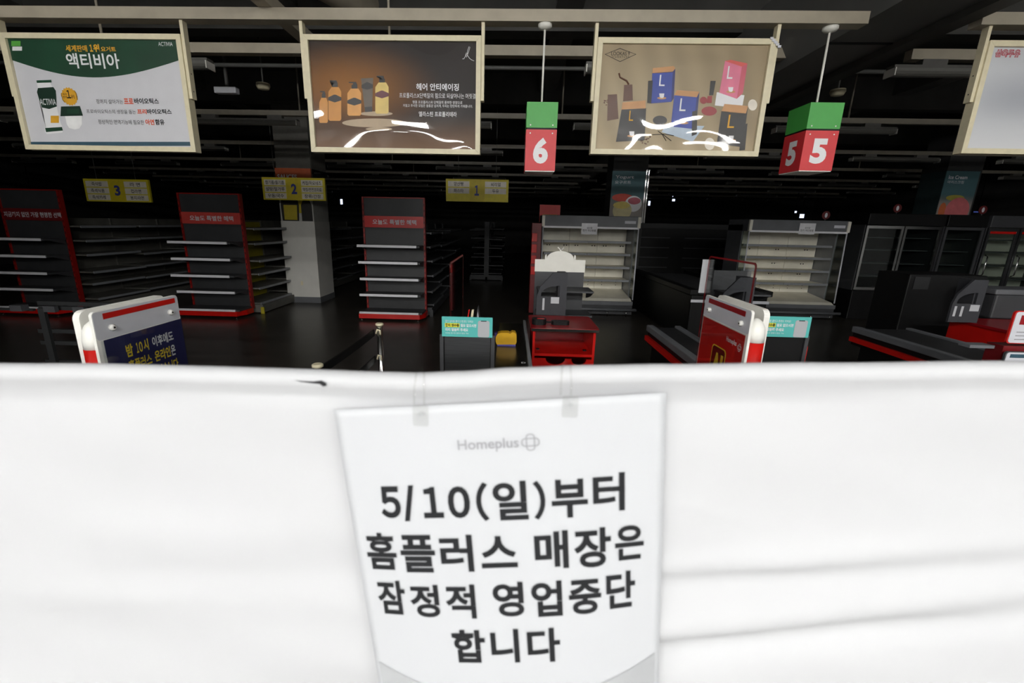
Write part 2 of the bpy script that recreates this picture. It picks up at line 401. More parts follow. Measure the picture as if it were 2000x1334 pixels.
# ---- poster 1: yogurt drink
def pc(px, py): return PY(px, py, PYY)
g1 = mat('print_green', (17, 66, 42), 0.5, noise=0.25, scale=2.5); dgreen = mat('print_dark_green', (8, 46, 30), 0.5); gold = mat('print_gold', (226, 168, 40), 0.5)
orange = mat('print_orange', (226, 84, 34), 0.5); wink = mat('white_print', (240, 240, 242), 0.5, noise=0.01); navyb = mat('print_slate', (50, 84, 100), 0.5)
a, b = pc(3, 67), pc(388, 294)
p1x0, p1x1, p1z0, p1z1 = pc(2, 67).x, pc(353, 69).x, pc(52, 292).z, pc(200, 66).z
t, pr = poster(p1x0, p1x1, p1z0, p1z1, 'framed white and green yogurt drink poster hanging at far left', sheet_white, seed=3)
arc = [(16+i*(351-16)/24, 115+35*math.sin(math.pi*i/24)+i*0.1) for i in range(25)]
poly_px('printed_band', [(6, 75), (345, 77), (351, 118)]+arc[::-1]+[(16, 115)], lay(1), g1, pr)
rect_px('printed_strip', (55, 277, 376, 285), lay(1), navyb, pr)
text_px('세계판매', (128, 88, 170, 101), lay(2), gold, pr, 0.02); text_px('１', (175, 87, 181, 101), lay(2), gold, pr, 0.04); text_px('위', (182, 86, 194, 102), lay(2), gold, pr, 0.04); text_px('요거트', (197, 91, 226, 101), lay(2), gold, pr, 0.02)
text_px('액티비아', (130, 104, 233, 134), lay(2), wink, pr, 0.02)
text_px('ACTIVIA', (309, 82, 337, 90), lay(2), wink, pr)
rect_px('printed_badge', (22, 80, 40, 90), lay(2), mat('badge_green', (92, 176, 70), 0.5), pr); rect_px('printed_badge', (24, 91, 43, 99), lay(2), wink, pr)
text_px('장까지 살아가는', (188, 194, 240, 203), lay(2), ink, pr); text_px('프로', (242, 192, 260, 203), lay(3), orange, pr, 0.03); text_px('바이오틱스', (262, 192, 310, 203), lay(2), ink, pr, 0.03)
text_px('프로바이오틱스의 생장을 돕는', (169, 214, 265, 222), lay(2), ink, pr); text_px('프리', (268, 213, 286, 223), lay(3), orange, pr, 0.03); text_px('바이오틱스', (287, 213, 335, 223), lay(2), ink, pr, 0.03)
text_px('정상적인 면역기능에 필요한', (192, 234, 281, 243), lay(2), ink, pr); text_px('아연', (284, 233, 301, 244), lay(3), orange, pr, 0.03); text_px('함유', (303, 233, 321, 244), lay(2), ink, pr, 0.03)
botl = [(72, 162), (98, 161), (101, 168), (109, 176), (110, 196), (112, 215), (118, 238), (123, 252), (122, 259), (92, 262), (88, 258), (87, 240), (83, 215), (76, 195), (72, 180), (75, 168)]
poly_px('printed_bottle', botl, lay(2), wink, pr)
poly_px('printed_label', [(74, 172), (104, 170), (109, 177), (110, 196), (111, 208), (96, 213), (82, 210), (76, 193), (72, 180)], lay(3), dgreen, pr)
poly_px('printed_cap', [(71, 157), (100, 156), (101, 161), (72, 162)], lay(3), g1, pr)
poly_px('printed_foot', [(88, 250), (121, 248), (123, 255), (90, 258)], lay(3), g1, pr); rect_px('printed_tag', (99, 226, 115, 240), lay(3), gold, pr)
text_px('ACTIVIA', (78, 193, 109, 205), lay(4), wink, pr)
cb = pc(134, 188); ngon('printed_seal', [(cb.x+0.061*(1+0.07*(-1)**i)*math.cos(math.pi*i/18), lay(2), cb.z+0.061*(1+0.07*(-1)**i)*math.sin(math.pi*i/18)) for i in range(36)], gold, pr)
text_px('１', (130, 176, 138, 192), lay(3), ink, pr, 0.015); text_px('세계', (122, 182, 130, 186), lay(3), ink, pr); text_px('판매', (123, 187, 131, 192), lay(3), ink, pr); text_px('위', (138, 185, 145, 193), lay(3), ink, pr)
poly_px('printed_cup', [(127, 226), (160, 225), (160, 243), (155, 251), (146, 253), (135, 250), (130, 242)], lay(2), mat('cup_white', (248, 248, 248), 0.4), pr)
poly_px('printed_lid', [(119, 208), (156, 207), (162, 226), (118, 227)], lay(3), dgreen, pr); rect_px('printed_label', (131, 213, 154, 222), lay(4), g1, pr)

# ---- poster 2: hair care
p2x0, p2x1, p2z0, p2z1 = pc(592, 72).x, pc(940, 73).x, pc(613, 297).z, pc(760, 69).z
g2 = glow_mat('shampoo_ground', (30, 21, 18), (150, 96, 32), (-0.34, 0, 0.45), (0.75, 1, 0.36), (122, 92, 68), 0.16, 0.14)
t, pr = poster(p2x0, p2x1, p2z0, p2z1, 'framed brown shampoo poster with five pump bottles', g2, seed=5)
text_px('헤어 안티에이징', (813, 163, 896, 177), lay(2), wink, pr, 0.02); text_px('프로폴리스X단백질의 힘으로 되살아나는 머릿결', (780, 182, 929, 192), lay(2), wink, pr)
text_px('명품 프로폴리스와 단백질의 풍부한 영양으로', (806, 197, 903, 203), lay(2), wink, pr); text_px('거칠고 푸석한 모발은 볼륨감 넘치게, 두피는 탄탄하게 가꿔줍니다.', (787, 204, 923, 210), lay(2), wink, pr)
text_px('엘라스틴 프로폴리테라', (818, 218, 892, 228), lay(2), wink, pr, 0.01)
scr = [(903, 115), (906, 115), (910, 108), (913, 104), (911, 103), (909, 108), (911, 112), (915, 102), (918, 92), (916, 91), (913, 100), (913, 108), (917, 114), (921, 117), (926, 119)]
tube('script_emblem', [PY(x, y, lay(2)) for x, y in scr], 0.0018, wink, pr, 5)
amber = mat('print_amber', (206, 138, 38), 0.4); paleyel = mat('print_pale_yellow', (226, 196, 108), 0.4); blk = mat('print_black', (26, 22, 22), 0.4); bronze = mat('print_bronze', (96, 84, 70), 0.4); wine = mat('print_wine', (96, 28, 40), 0.4)
def pump(x, yt, yb, wd, body, lab, labc):
    poly_px('printed_bottle', [(x-wd*.25, yt+13), (x+wd*.3, yt+13), (x+wd*.5, yt+22), (x+wd*.5, yb-3), (x+wd*.4, yb), (x-wd*.4, yb), (x-wd*.5, yb-3), (x-wd*.5, yt+22)], lay(2), body, pr)
    poly_px('printed_pump', [(x-wd*.4, yt), (x+wd*.12, yt), (x+wd*.12, yt+5), (x+wd*.22, yt+6), (x+wd*.22, yt+13), (x-wd*.2, yt+13), (x-wd*.2, yt+6), (x-wd*.08, yt+5), (x-wd*.08, yt+2.5), (x-wd*.4, yt+2)], lay(3), blk, pr)
    if labc: poly_px('printed_label', [(x-wd*.5, lab), (x-2, lab-5), (x+2, lab-5), (x+wd*.5, lab), (x+wd*.5, lab+6), (x, lab+10), (x-wd*.5, lab+6)], lay(4), labc, pr)
pump(632, 178, 240, 17, amber, 207, None); pump(654, 157, 236, 25, amber, 190, blk); pump(692, 160, 226, 27, mat('print_peach', (224, 158, 72), 0.4), 196, blk); pump(746, 148, 222, 26, paleyel, 182, wine)
poly_px('printed_tube', [(705, 153), (729, 152), (727, 210), (712, 211)], lay(2), bronze, pr); poly_px('printed_label', [(706, 166), (717, 160), (728, 165), (728, 172), (717, 175), (706, 172)], lay(4), blk, pr); poly_px('printed_cap', [(712, 209), (727, 208), (727, 218), (713, 219)], lay(3), blk, pr)
for cx_, cy_, rx in ((730, 240, 62), (735, 222, 32), (740, 252, 26)):
    poly_px('printed_disc', [(cx_+rx*math.cos(6.283*i/24), cy_+rx*0.14*math.sin(6.283*i/24)) for i in range(24)], lay(1)-0.0001*rx/100, mat('print_stone', (190, 168, 140), 0.5), pr)

# ---- poster 3: coffee mix
p3x0, p3x1, p3z0, p3z1 = pc(1168, 78).x, pc(1515, 79).x, pc(1160, 301).z, pc(1340, 75).z
g3 = glow_mat('coffee_ground', (168, 150, 120), (186, 170, 140), (-0.3, 0, 0.3), (0.9, 1, 0.5), (196, 178, 146), 0.1, 0.2, streak=0.13)
t, pr = poster(p3x0, p3x1, p3z0, p3z1, 'framed beige coffee poster with blue, pink and black boxes', g3, seed=21)
do = [(1181, 106), (1211, 94), (1243, 106), (1211, 121)]; di = [(1183, 106), (1211, 95.2), (1241, 106), (1211, 119.8)]
ring('printed_diamond', [PY(x, y, lay(2)) for x, y in do], [PY(x, y, lay(2)) for x, y in di], ink, pr)
text_px('LOOKAS 9', (1194, 101, 1230, 108), lay(2), ink, pr); text_px('S I G N A T U R E', (1195, 109, 1229, 113), lay(2), ink, pr)
bl = mat('print_blue', (34, 62, 160), 0.4); dbl = mat('print_deep_blue', (24, 36, 110), 0.4); pk = mat('print_pink', (226, 120, 150), 0.4); dpk = mat('print_rose', (206, 92, 110), 0.4)
latte = mat('print_latte', (200, 146, 92), 0.4); brown = mat('print_brown', (94, 56, 36), 0.4); pbl = mat('print_pale_blue', (190, 206, 222), 0.5); red_p = mat('print_red', (150, 26, 34), 0.4)
def carton(front, side, top, fc, sc, tc, Lr, lc=wink):
    poly_px('printed_box', front, lay(3), fc, pr); poly_px('printed_box_side', side, lay(3), sc, pr); poly_px('printed_box_top', top, lay(3), tc, pr)
    text_px('L', Lr, lay(4), lc, pr)
    cx_, cy_ = sum(p[0] for p in front)/4, sum(p[1] for p in front)/4 + (max(p[1] for p in front)-min(p[1] for p in front))*0.25
    poly_px('printed_saucer', [(cx_+9*math.cos(6.283*i/16), cy_+5+2.4*math.sin(6.283*i/16)) for i in range(16)], lay(4), latte, pr)
    poly_px('printed_cup', [(cx_-5, cy_-4), (cx_+5, cy_-4), (cx_+4, cy_+3), (cx_+2, cy_+5), (cx_-2, cy_+5), (cx_-4, cy_+3)], lay(5), wink, pr)
carton([(1274, 143), (1314, 140), (1311, 199), (1271, 202)], [(1314, 140), (1319, 134), (1316, 192), (1311, 199)], [(1275, 133), (1316, 129), (1319, 134), (1314, 141), (1274, 144)], bl, dbl, latte, (1288, 146, 1299, 168))
carton([(1317, 186), (1361, 190), (1354, 252), (1310, 247)], [(1361, 190), (1366, 180), (1360, 243), (1354, 252)], [(1322, 176), (1366, 179), (1361, 190), (1317, 186)], bl, dbl, latte, (1328, 192, 1340, 217))
carton([(1416, 119), (1449, 130), (1439, 193), (1405, 181)], [(1449, 130), (1460, 124), (1451, 182), (1439, 193)], [(1416, 119), (1428, 117), (1460, 124), (1449, 131)], pk, dpk, mat('print_coral', (222, 92, 84), 0.4), (1421, 129, 1432, 154))
carton([(1409, 217), (1457, 221), (1447, 287), (1400, 281)], [(1457, 221), (1461, 208), (1452, 276), (1447, 287)], [(1415, 203), (1461, 207), (1457, 222), (1409, 218)], blk, blk, latte, (1422, 224, 1435, 250), gold)
carton([(1214, 214), (1261, 211), (1258, 274), (1203, 277)], [(1261, 211), (1262, 211), (1259, 273), (1258, 274)], [(1216, 200), (1261, 196), (1261, 212), (1214, 214)], blk, blk, latte, (1229, 216, 1237, 236), gold)
poly_px('printed_book', [(1300, 244), (1376, 246), (1353, 277), (1292, 258)], lay(2), pbl, pr)
for q in ([(1266, 158), (1275, 157), (1272, 202), (1264, 201)], [(1388, 158), (1398, 158), (1393, 186), (1385, 186)], [(1352, 218), (1362, 215), (1361, 262), (1351, 266)], [(1450, 244), (1460, 241), (1455, 293), (1444, 294)]): poly_px('printed_stick', q, lay(5), blk, pr)
poly_px('printed_stick', [(1382, 188), (1391, 187), (1390, 201), (1380, 201)], lay(5), red_p, pr)
poly_px('printed_block', [(1400, 180), (1454, 186), (1449, 212), (1396, 206)], lay(2), wink, pr)
for cx_, cy_, rx, ry, mm in ((1289, 235, 14, 9, blk), (1385, 217, 15, 9, red_p), (1374, 196, 7, 7, red_p), (1386, 281, 10, 12, mat('print_milk', (236, 228, 214), 0.4)), (1470, 205, 9, 11, mat('print_milk', (0, 0, 0)))): poly_px('printed_bowl', [(cx_+rx*math.cos(6.283*i/20), cy_+ry*math.sin(6.283*i/20)) for i in range(20)], lay(2), mm, pr)
poly_px('printed_grinder', [(1219, 166), (1235, 165), (1236, 196), (1217, 198)], lay(2), brown, pr); poly_px('printed_grinder', [(1187, 185), (1205, 184), (1208, 232), (1186, 236)], lay(2), brown, pr)
tube('printed_handle', [PY(x, y, lay(2)) for x, y in ((1209, 143), (1211, 151), (1224, 158), (1228, 165))], 0.006, brown, pr, 6)
for i in range(26):
    x, y = (1180+random.random()*10, 195+random.random()*12) if i < 8 else (1248+random.random()*22, 266+random.random()*16)
    poly_px('printed_bean', [(x+1.6*math.cos(6.283*j/7), y+1.2*math.sin(6.283*j/7)) for j in range(7)], lay(2), brown, pr)
for q in ([(1274, 263), (1300, 262), (1316, 265)], [(1285, 256), (1298, 265), (1311, 275)], [(1293, 262), (1301, 275)]): tube('printed_vanilla', [PY(x, y, lay(2)) for x, y in q], 0.0025, blk, pr, 5)
tg = thing('tape_wrap', pc(1510, 84), 'crumpled silvery tape wrapped round the top right corner of the coffee poster', 'tape')
for i in range(5): box('tape_fold', (pc(1502+i*3.6, 75+i*4).x, PYY-0.019, pc(1502+i*3.6, 79+i*4).z), (pc(1509+i*3.6, 75+i*4).x, PYY-0.0125, pc(1502+i*3.6, 74+i*4).z), lgrey, tg, 0.002)

# ---- poster 4: soy milk
p4x0 = pc(1932, 80).x; p4z0, p4z1 = pc(1950, 301).z, pc(1990, 80).z
g4 = glow_mat('soymilk_ground', (206, 208, 212), (176, 179, 186), (-0.3, 0, 0.38), (0.6, 1, 0.25), (222, 223, 226), 0.15, 0.2)
t, pr = poster(p4x0, p4x0+1.30, p4z0, p4z1, 'framed pale grey soy milk poster cut by the right edge', g4, seed=33)
tred = mat('print_ruby', (178, 32, 54), 0.5)
text_px('삼육두유', (1944, 96, 1993, 112), lay(2), tred, pr, 0.07); text_px('삼육두유', (1945.5, 97.5, 1991.5, 110.5), lay(3), sheet_white, pr, -0.012)

# ================================================================== HANGING NUMBER BOXES
def number_box(px, x0, x1, num, ztop, zmid, zbot, yf, dep, label):
    t = thing('number_sign', ((x0+x1)/2, yf+dep/2, zbot), label, 'sign', 'checkout number boxes')
    xc, yc = (x0+x1)/2, yf+dep/2
    tube('rod', [(xc, yc, ztop-0.01), (xc, yc, RZ-0.03)], 0.0075, white_plastic, t)
    lathe('ceiling_rose', (xc, yc, 0), [(0.012, RZ-0.036), (0.04, RZ-0.028), (0.05, RZ-0.016), (0.05, RZ-0.001)], white_plastic, t)
    up = box('upper_box', (x0, yf, zmid+0.012), (x1, yf+dep, ztop), green_m, t)
    box('gap', (x0+0.006, yf+0.006, zmid-0.0005), (x1-0.006, yf+dep-0.006, zmid+0.0125), black_m, t)
    lo = box('lower_box', (x0, yf, zbot+0.006), (x1, yf+dep, zmid), red_sign, t)
    box('bottom_plate', (x0+0.003, yf+0.003, zbot), (x1-0.003, yf+dep-0.003, zbot+0.0055), white_plastic, t)
    W = x1-x0; hh = zmid-zbot; nw, nh = W*0.49, hh*0.62
    text(num, (xc-nw/2, yf-0.001, zbot+hh*0.19), (nw, 0, 0), (0, 0, nh), wink, lo, 0.05)
    text(num, (x0-0.001, yc+nw/2, zbot+hh*0.19), (0, -nw, 0), (0, 0, nh), wink, lo, 0.05)
    text(num, (x1+0.001, yc-nw/2, zbot+hh*0.19), (0, nw, 0), (0, 0, nh), wink, lo, 0.05)
    for sx in (0.14, 0.86):
        for par, zz in ((up, zmid+0.03), (lo, zmid-0.025)):
            q = Vector((x0+W*sx, yf-0.002, zz)); ngon('screw', [q+Vector((0.005*math.cos(6.283*i/10), 0, 0.005*math.sin(6.283*i/10))) for i in range(10)], white_plastic, par)
Y6 = 3.57
number_box(1057, PY(1027, 268, Y6).x, PY(1087, 268, Y6).x, '6', PY(1057, 199, Y6).z, PY(1057, 253, Y6).z, PY(1057, 335, Y6).z, Y6, 0.24, 'hanging green and red box with number 6 on a white rod')
number_box(1610, PY(1572, 268, Y6).x, PY(1637, 268, Y6).x, '5', PY(1610, 200, Y6).z, PY(1600, 255, Y6).z, PY(1600, 335, Y6).z, Y6, 0.26, 'hanging green and red box with number 5 on two faces')

# ================================================================== YELLOW AISLE SIGNS
def aisle(r, num, left, right, label, Y=8.6):
    a = PY(r[0], r[3], Y); b = PY(r[2], r[1], Y); c = PY(r[0], r[1], Y); dd = PY(r[2], r[3], Y)
    x0, x1, z0, z1 = (a.x+c.x)/2, (b.x+dd.x)/2, (a.z+dd.z)/2, (b.z+c.z)/2; W = x1-x0; h = z1-z0
    t = thing('aisle_sign', ((x0+x1)/2, Y, z0), label, 'sign', 'yellow aisle number signs')
    bd = box('board', (x0, Y, z0), (x1, Y+0.04, z1), yellow_m, t)
    for s in (0.2, 0.8): tube('wire', [(x0+W*s, Y+0.02, z1-0.002), (x0+W*s, Y+0.02, 4.1)], 0.004, duct_paint, t, 6)
    box('middle_panel', (x0+W*0.385, Y-0.003, z0+0.01), (x0+W*0.62, Y-0.0005, z1-0.01), mat('ochre_panel', (206, 186, 40), 0.5), t)
    text('１' if num == '1' else num, (x0+W*0.46, Y-0.005, z0+h*0.27), (W*(0.07 if num == '1' else 0.09), 0, 0), (0, 0, h*0.46), blue_ink, t, 0.04)
    for side, rows in ((0.035, left), (0.625, right)):
        for i, s in enumerate(rows):
            zz = z1-h*(0.10+0.295*i)
            pl = box('label_plate', (x0+W*side, Y-0.006, zz-h*0.25), (x0+W*(side+0.34), Y-0.0005, zz), ylab, t)
            tw = W*min(0.30, 0.052*len(s)); xc = x0+W*(side+0.17)
            text(s, (xc-tw/2, Y-0.0075, zz-h*0.21), (tw, 0, 0), (0, 0, h*0.17), ink, pl, 0.01)
aisle((166, 350, 292, 394), '3', ['즉석밥', '즉석식품', '즉석카레'], ['라 면', '컵라면', '봉지라면'], 'leftmost yellow hanging aisle sign, with six label plates and a 3')
aisle((513, 347, 635, 391), '2', ['참기름/들기름', '설탕/밀가루', '우동/국수'], ['케첩/마요네즈', '액젓/천연조미료', '장류/간장'], 'yellow hanging aisle sign in front of the white column, with a 2')
aisle((871, 350, 993, 394), '1', ['양산빵', '파스타'], ['씨리얼', '두유'], 'yellow hanging aisle sign with only four label plates and a 1')

# ================================================================== END-OF-AISLE SHELVES AND SHELVING RUNS
def endcap(xl, xr, Yf, slog, label, offs, header=red_m):
    Yb = Yf+0.42; W = xr-xl
    t = thing('end_shelf', ((xl+xr)/2, Yf+0.3, 0), label, 'shelf unit', 'end-of-aisle shelf units with red frames')
    box('back_panel', (xl+0.03, Yb, 0.12), (xr-0.03, Yb+0.03, 2.03), mat('panel_grey', (54, 55, 57), 0.5, noise=0.1, scale=6), t)
    for x in (xl, xr-0.03):
        u = box('upright', (x, Yb-0.02, 0.1), (x+0.029, Yb+0.06, 2.05), mat('frame_red', (150, 18, 12), 0.45), t)
        for k in range(19): box('slot', (x+0.009, Yb-0.021, 0.2+k*0.095), (x+0.02, Yb-0.0202, 0.24+k*0.095), black_m, u)
    box('top_cap', (xl+0.03, Yb-0.015, 2.032), (xr-0.03, Yb+0.05, 2.05), mat('frame_red', (150, 18, 12), 0.45), t)
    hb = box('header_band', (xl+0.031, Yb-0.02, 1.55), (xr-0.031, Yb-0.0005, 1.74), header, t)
    tw = W*0.7 if len(slog) < 12 else W*0.93
    text(slog, ((xl+xr)/2-tw/2+0.01, Yb-0.022, 1.60), (tw, 0, 0), (0, 0, 0.085), sheet_white, hb, 0.02)
    for i, z in enumerate((1.27, 1.0, 0.725, 0.455)):
        o_ = offs[i]
        s = box('shelf', (xl+0.01+o_, Yf+0.03, z-0.03), (xr-0.032, Yb-0.022, z-0.005), dgrey, t)
        box('price_rail', (xl+0.005+o_, Yf+0.01, z-0.035), (xr-0.08+o_, Yf+0.029, z+0.005), price_rail, s)
        for x in (xl+0.035, xr-0.05): prism('bracket', [(Yf+0.12, z-0.031), (Yb-0.022, z-0.031), (Yb-0.022, z-0.10)], 'x', x, x+0.006, dgrey, s)
    box('base_deck', (xl+0.01, Yf+0.02, 0.12), (xr-0.01, Yb-0.021, 0.15), dgrey, t)
    pts = [(xl, Yf), (xr-0.06, Yf), (xr, Yb+0.05), (xl, Yb+0.05)]
    kb = prism('kick_plate', [(xl-0.02, Yf), (xr-0.05, Yf), (xr+0.02, Yf+0.2), (xr+0.02, Yb-0.022), (xl-0.02, Yb-0.022)], 'z', 0.04, 0.119, red_m, t)
    box('base_rail', (xl-0.01, Yf-0.004, 0.121), (xr-0.07, Yf+0.018, 0.155), price_rail, t)
    for x in (xl+0.02, xr-0.08): lathe('foot', (x, Yf+0.03, 0), [(0.018, 0.0), (0.018, 0.01), (0.008, 0.015), (0.008, 0.04)], chrome, t, 10)
def run(xl, xr, Y0, n, sides, mats, label, bay=1.2, top=1.62, levels=(1.48, 1.22, 0.97, 0.72, 0.47, 0.22)):
    xc = (xl+xr)/2
    t = thing('shelving_run', (xc, Y0+n*bay/2, 0), label, 'shelving', 'shelving runs along the aisles')
    box('spine', (xc-0.03, Y0, 0.1), (xc+0.03, Y0+n*bay, top), mats[0], t)
    rnd = random.Random(int(xl*100))
    for s in sides:
        xe = xr if s > 0 else xl
        box('plinth', (xc+s*0.031, Y0, 0.02), (xe-s*0.02, Y0+n*bay, 0.16), mats[0], t)
        for b in range(n):
            y0, y1 = Y0+b*bay+0.008, Y0+(b+1)*bay-0.008
            box('bay_panel', (xc+s*0.031, y0, 0.18), (xc+s*0.04, y1, top-0.03), mats[1] if b == 0 else mats[0], t)
            for z in levels:
                dz = rnd.uniform(-0.03, 0.03); dd = rnd.uniform(0, 0.08)
                x0, x1 = xc+s*0.041, xe-s*dd
                sh = mesh('shelf', boxv((x0, y0, z+dz-0.025), (x1, y1, z+dz)), BOXF, mats[2], t)
                box('price_rail', (x1, y0+0.01, z+dz-0.035), (x1+s*0.012, y1-0.01, z+dz+0.004), mats[3], sh)
        for b in range(n+1): box('post', (xc+s*0.0305, Y0+b*bay-0.007, 0.161), (xc+s*0.07, Y0+b*bay+0.007, top), mats[0], t)
        box('end_foot', (xe-s*0.06, Y0-0.02, 0.0), (xe, Y0-0.0005, 0.12), mats[1], t)
G1Y, G2Y, G3Y = 7.45, 7.3, 7.1
def gx(px, py, Y): return PY(px, py, Y).x
e1 = (gx(701, 575, G1Y), gx(815, 575, G1Y)+0.08); e2 = (gx(341, 575, G2Y), gx(454, 575, G2Y)+0.08); e3 = (gx(101, 575, G3Y)+0.08-1.06, gx(101, 575, G3Y)+0.08)
endcap(e1[0], e1[1], G1Y, '오늘도 특별한 혜택', 'dark shelf unit with red frame and header band, right of the three', (0.0, 0.01, 0.02, 0.0))
endcap(e2[0], e2[1], G2Y, '오늘도 특별한 혜택', 'dark shelf unit with red frame and faded header band beside yellow shelves', (0.0, 0.02, -0.03, 0.03), mat('faded_red', (206, 70, 62), 0.5))
endcap(e3[0], e3[1], G3Y, '지금까지 없던 가장 현명한 선택', 'dim shelf unit with red frame at far left edge', (0.0, 0.02, -0.03, 0.01), mat('shaded_red', (112, 24, 26), 0.5))  # header red darkened in its colour to stand in for shade at far left
gs = (shelf_grey, shelf_grey, shelf_grey, case_grey)
run(e1[0], e1[1]+0.10, G1Y+0.5, 4, (1,), (dgrey, dgrey, dgrey, mgrey), 'dark grey empty shelving behind the right red-framed unit')
run(e2[0], e2[1]+0.16, G2Y+0.5, 5, (1,), (shelf_grey, mat('dull_yellow', (170, 158, 34), 0.5), shelf_grey, case_grey), 'empty shelving with yellow back panels beside the white column')
run(e2[0]-0.02, e2[1], G2Y+0.53, 5, (-1,), gs, 'grey empty shelving on the left side of the faded-band unit', top=1.6) if False else None
run(e3[0], e3[1]+0.22, G3Y+0.5, 7, (1,), gs, 'long grey empty shelving under the number 3 aisle sign', top=1.6)
run(-1.2, -0.2, 13.5, 4, (-1, 1), (dgrey, dgrey, dgrey, mgrey), 'far dark shelving under the number 1 aisle sign', top=1.7)

# ================================================================== COLUMNS
def column(x0, x1, y0, y1, label): return thing('column', ((x0+x1)/2, (y0+y1)/2, 0), label, 'column')
wallpaint = mat('column_white', (214, 212, 206), 0.6, noise=0.05, scale=4)
cx0, cx1, cY = gx(556, 510, 9.0), gx(620, 510, 9.0), 9.0
t = column(cx0, cx1, cY, 9.75, 'square white column with a grey skirting and printed wrap above')
box('cladding', (cx0, cY, 0.12), (cx1, cY+0.75, 1.62), wallpaint, t); box('skirting', (cx0-0.008, cY-0.008, 0), (cx1+0.008, cY+0.758, 0.12), mgrey, t)
wr = box('printed_wrap', (cx0+0.005, cY+0.005, 1.62), (cx1-0.005, cY+0.745, 2.36), mat('wrap_ground', (196, 196, 190), 0.5), t)
hd = box('header_board', (cx0-0.01, cY-0.02, 2.365), (cx1+0.01, cY+0.02, 2.60), mat('rust_board', (176, 82, 44), 0.5), t)
text('SAUCES', (cx0+0.03, cY-0.022, 2.40), (0.38, 0, 0), (0, 0, 0.085), sheet_white, hd, 0.02)
box('shaft', (cx0, cY+0.021, 2.605), (cx1, cY+0.75, 4.1), mat('concrete_paint', (108, 106, 100), 0.7), t)
q = PY(590, 553, cY); box('socket', (q.x-0.02, cY-0.01, q.z-0.04), (q.x+0.02, cY-0.0005, q.z+0.04), cream, t)
dk = mat('print_char', (44, 42, 40), 0.5); vy = mat('print_mustard', (200, 180, 50), 0.5)
W = cx1-cx0
for nm, pts, mm, k in (('printed_pot', [(0.06, .0), (0.55, .0), (0.58, .3), (0.5, .58), (0.12, .58), (0.04, .3)], dk, 1), ('printed_soup', [(0.12, .02), (0.5, .02), (0.52, .3), (0.12, .3)], vy, 2), ('printed_panel', [(0.56, .15), (0.9, .15), (0.9, .73), (0.56, .73)], vy, 1), ('printed_jar', [(0.64, .0), (0.96, .0), (0.96, .3), (0.88, .42), (0.72, .42), (0.64, .3)], dk, 2)):
    ngon(nm, [(cx0+W*u, cY+0.004-0.001*k, 1.625+v) for u, v in pts], mm, wr)
def photo_column(x0, x1, y0, z0, z1, title, sub, kind, label):
    t = column(x0, x1, y0, y0+0.6, label); W = x1-x0; h = z1-z0
    box('shaft', (x0+0.01, y0+0.012, 0), (x1-0.01, y0+0.6, 4.1), mat('dark_column', (52, 52, 52), 0.7), t)
    g = glow_mat(title.split()[0]+'_print', (70, 104, 110), (70, 104, 110), (0, 0, 0), (1, 1, 1), (150, 144, 138), z0+h*0.42, h*0.12)
    pr = box('printed_panel', (x0, y0, z0), (x1-0.05, y0+0.0115, z1), g, t)
    text(title, (x0+W*0.09, y0-0.001, z0+h*0.84), (W*0.52, 0, 0), (0, 0, h*0.075), sheet_white, pr, 0.02); text(sub, (x0+W*0.09, y0-0.001, z0+h*0.75), (W*0.45, 0, 0), (0, 0, h*0.06), sheet_white, pr)
    def E(nm, cx, cz, rx, rz, mm, k): ngon(nm, [(x0+W*(cx+rx*math.cos(6.283*i/22)), y0-0.001*k, z0+h*(cz+rz*math.sin(6.283*i/22))) for i in range(22)], mm, pr)
    if kind == 'yogurt':
        E('printed_fruit', 0.34, 0.48, 0.30, 0.08, mat('pr_strawberry', (206, 66, 44), 0.5), 1); E('printed_pot', 0.66, 0.36, 0.24, 0.16, wink, 2); E('printed_cream', 0.68, 0.42, 0.18, 0.07, mat('pr_berry', (196, 96, 112), 0.5), 3)
        E('printed_pot', 0.36, 0.22, 0.27, 0.19, mat('pr_pot', (222, 210, 160), 0.5), 4); E('printed_cream', 0.33, 0.33, 0.24, 0.07, mat('pr_cream', (236, 214, 120), 0.5), 5)
        for xx in (x1-0.045, x1+0.0): box('corner_strip', (xx, y0-0.012, z0-0.02), (xx+0.022, y0+0.012, z1+0.03), chrome, t)
        box('side_panel', (x1-0.009, y0+0.014, z0), (x1+0.004, y0+0.4, z1), g, t)
    else:
        E('printed_cone', 0.14, 0.2, 0.1, 0.16, mat('pr_cone', (206, 110, 66), 0.5), 1); E('printed_leaf', 0.42, 0.46, 0.26, 0.06, mat('pr_leaf', (170, 160, 70), 0.5), 1); E('printed_scoop', 0.56, 0.2, 0.34, 0.27, mat('pr_scoop', (214, 116, 120), 0.5), 2)
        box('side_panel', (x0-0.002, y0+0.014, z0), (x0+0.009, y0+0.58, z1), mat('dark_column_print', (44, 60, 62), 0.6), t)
photo_column(gx(1193, 380, 9.6), gx(1262, 380, 9.6), 9.6, PY(1220, 433, 9.6).z, PY(1220, 334, 9.6).z, 'Yogurt', '요구르트', 'yogurt', 'column with a teal yogurt picture above the open fridge')
photo_column(gx(1838, 380, 9.9), gx(1908, 380, 9.9), 9.9, PY(1860, 430, 9.9).z, PY(1860, 334, 9.9).z, 'Ice Cream', '아이스크림', 'ice', 'column with a teal ice cream picture above the glass-door freezers')

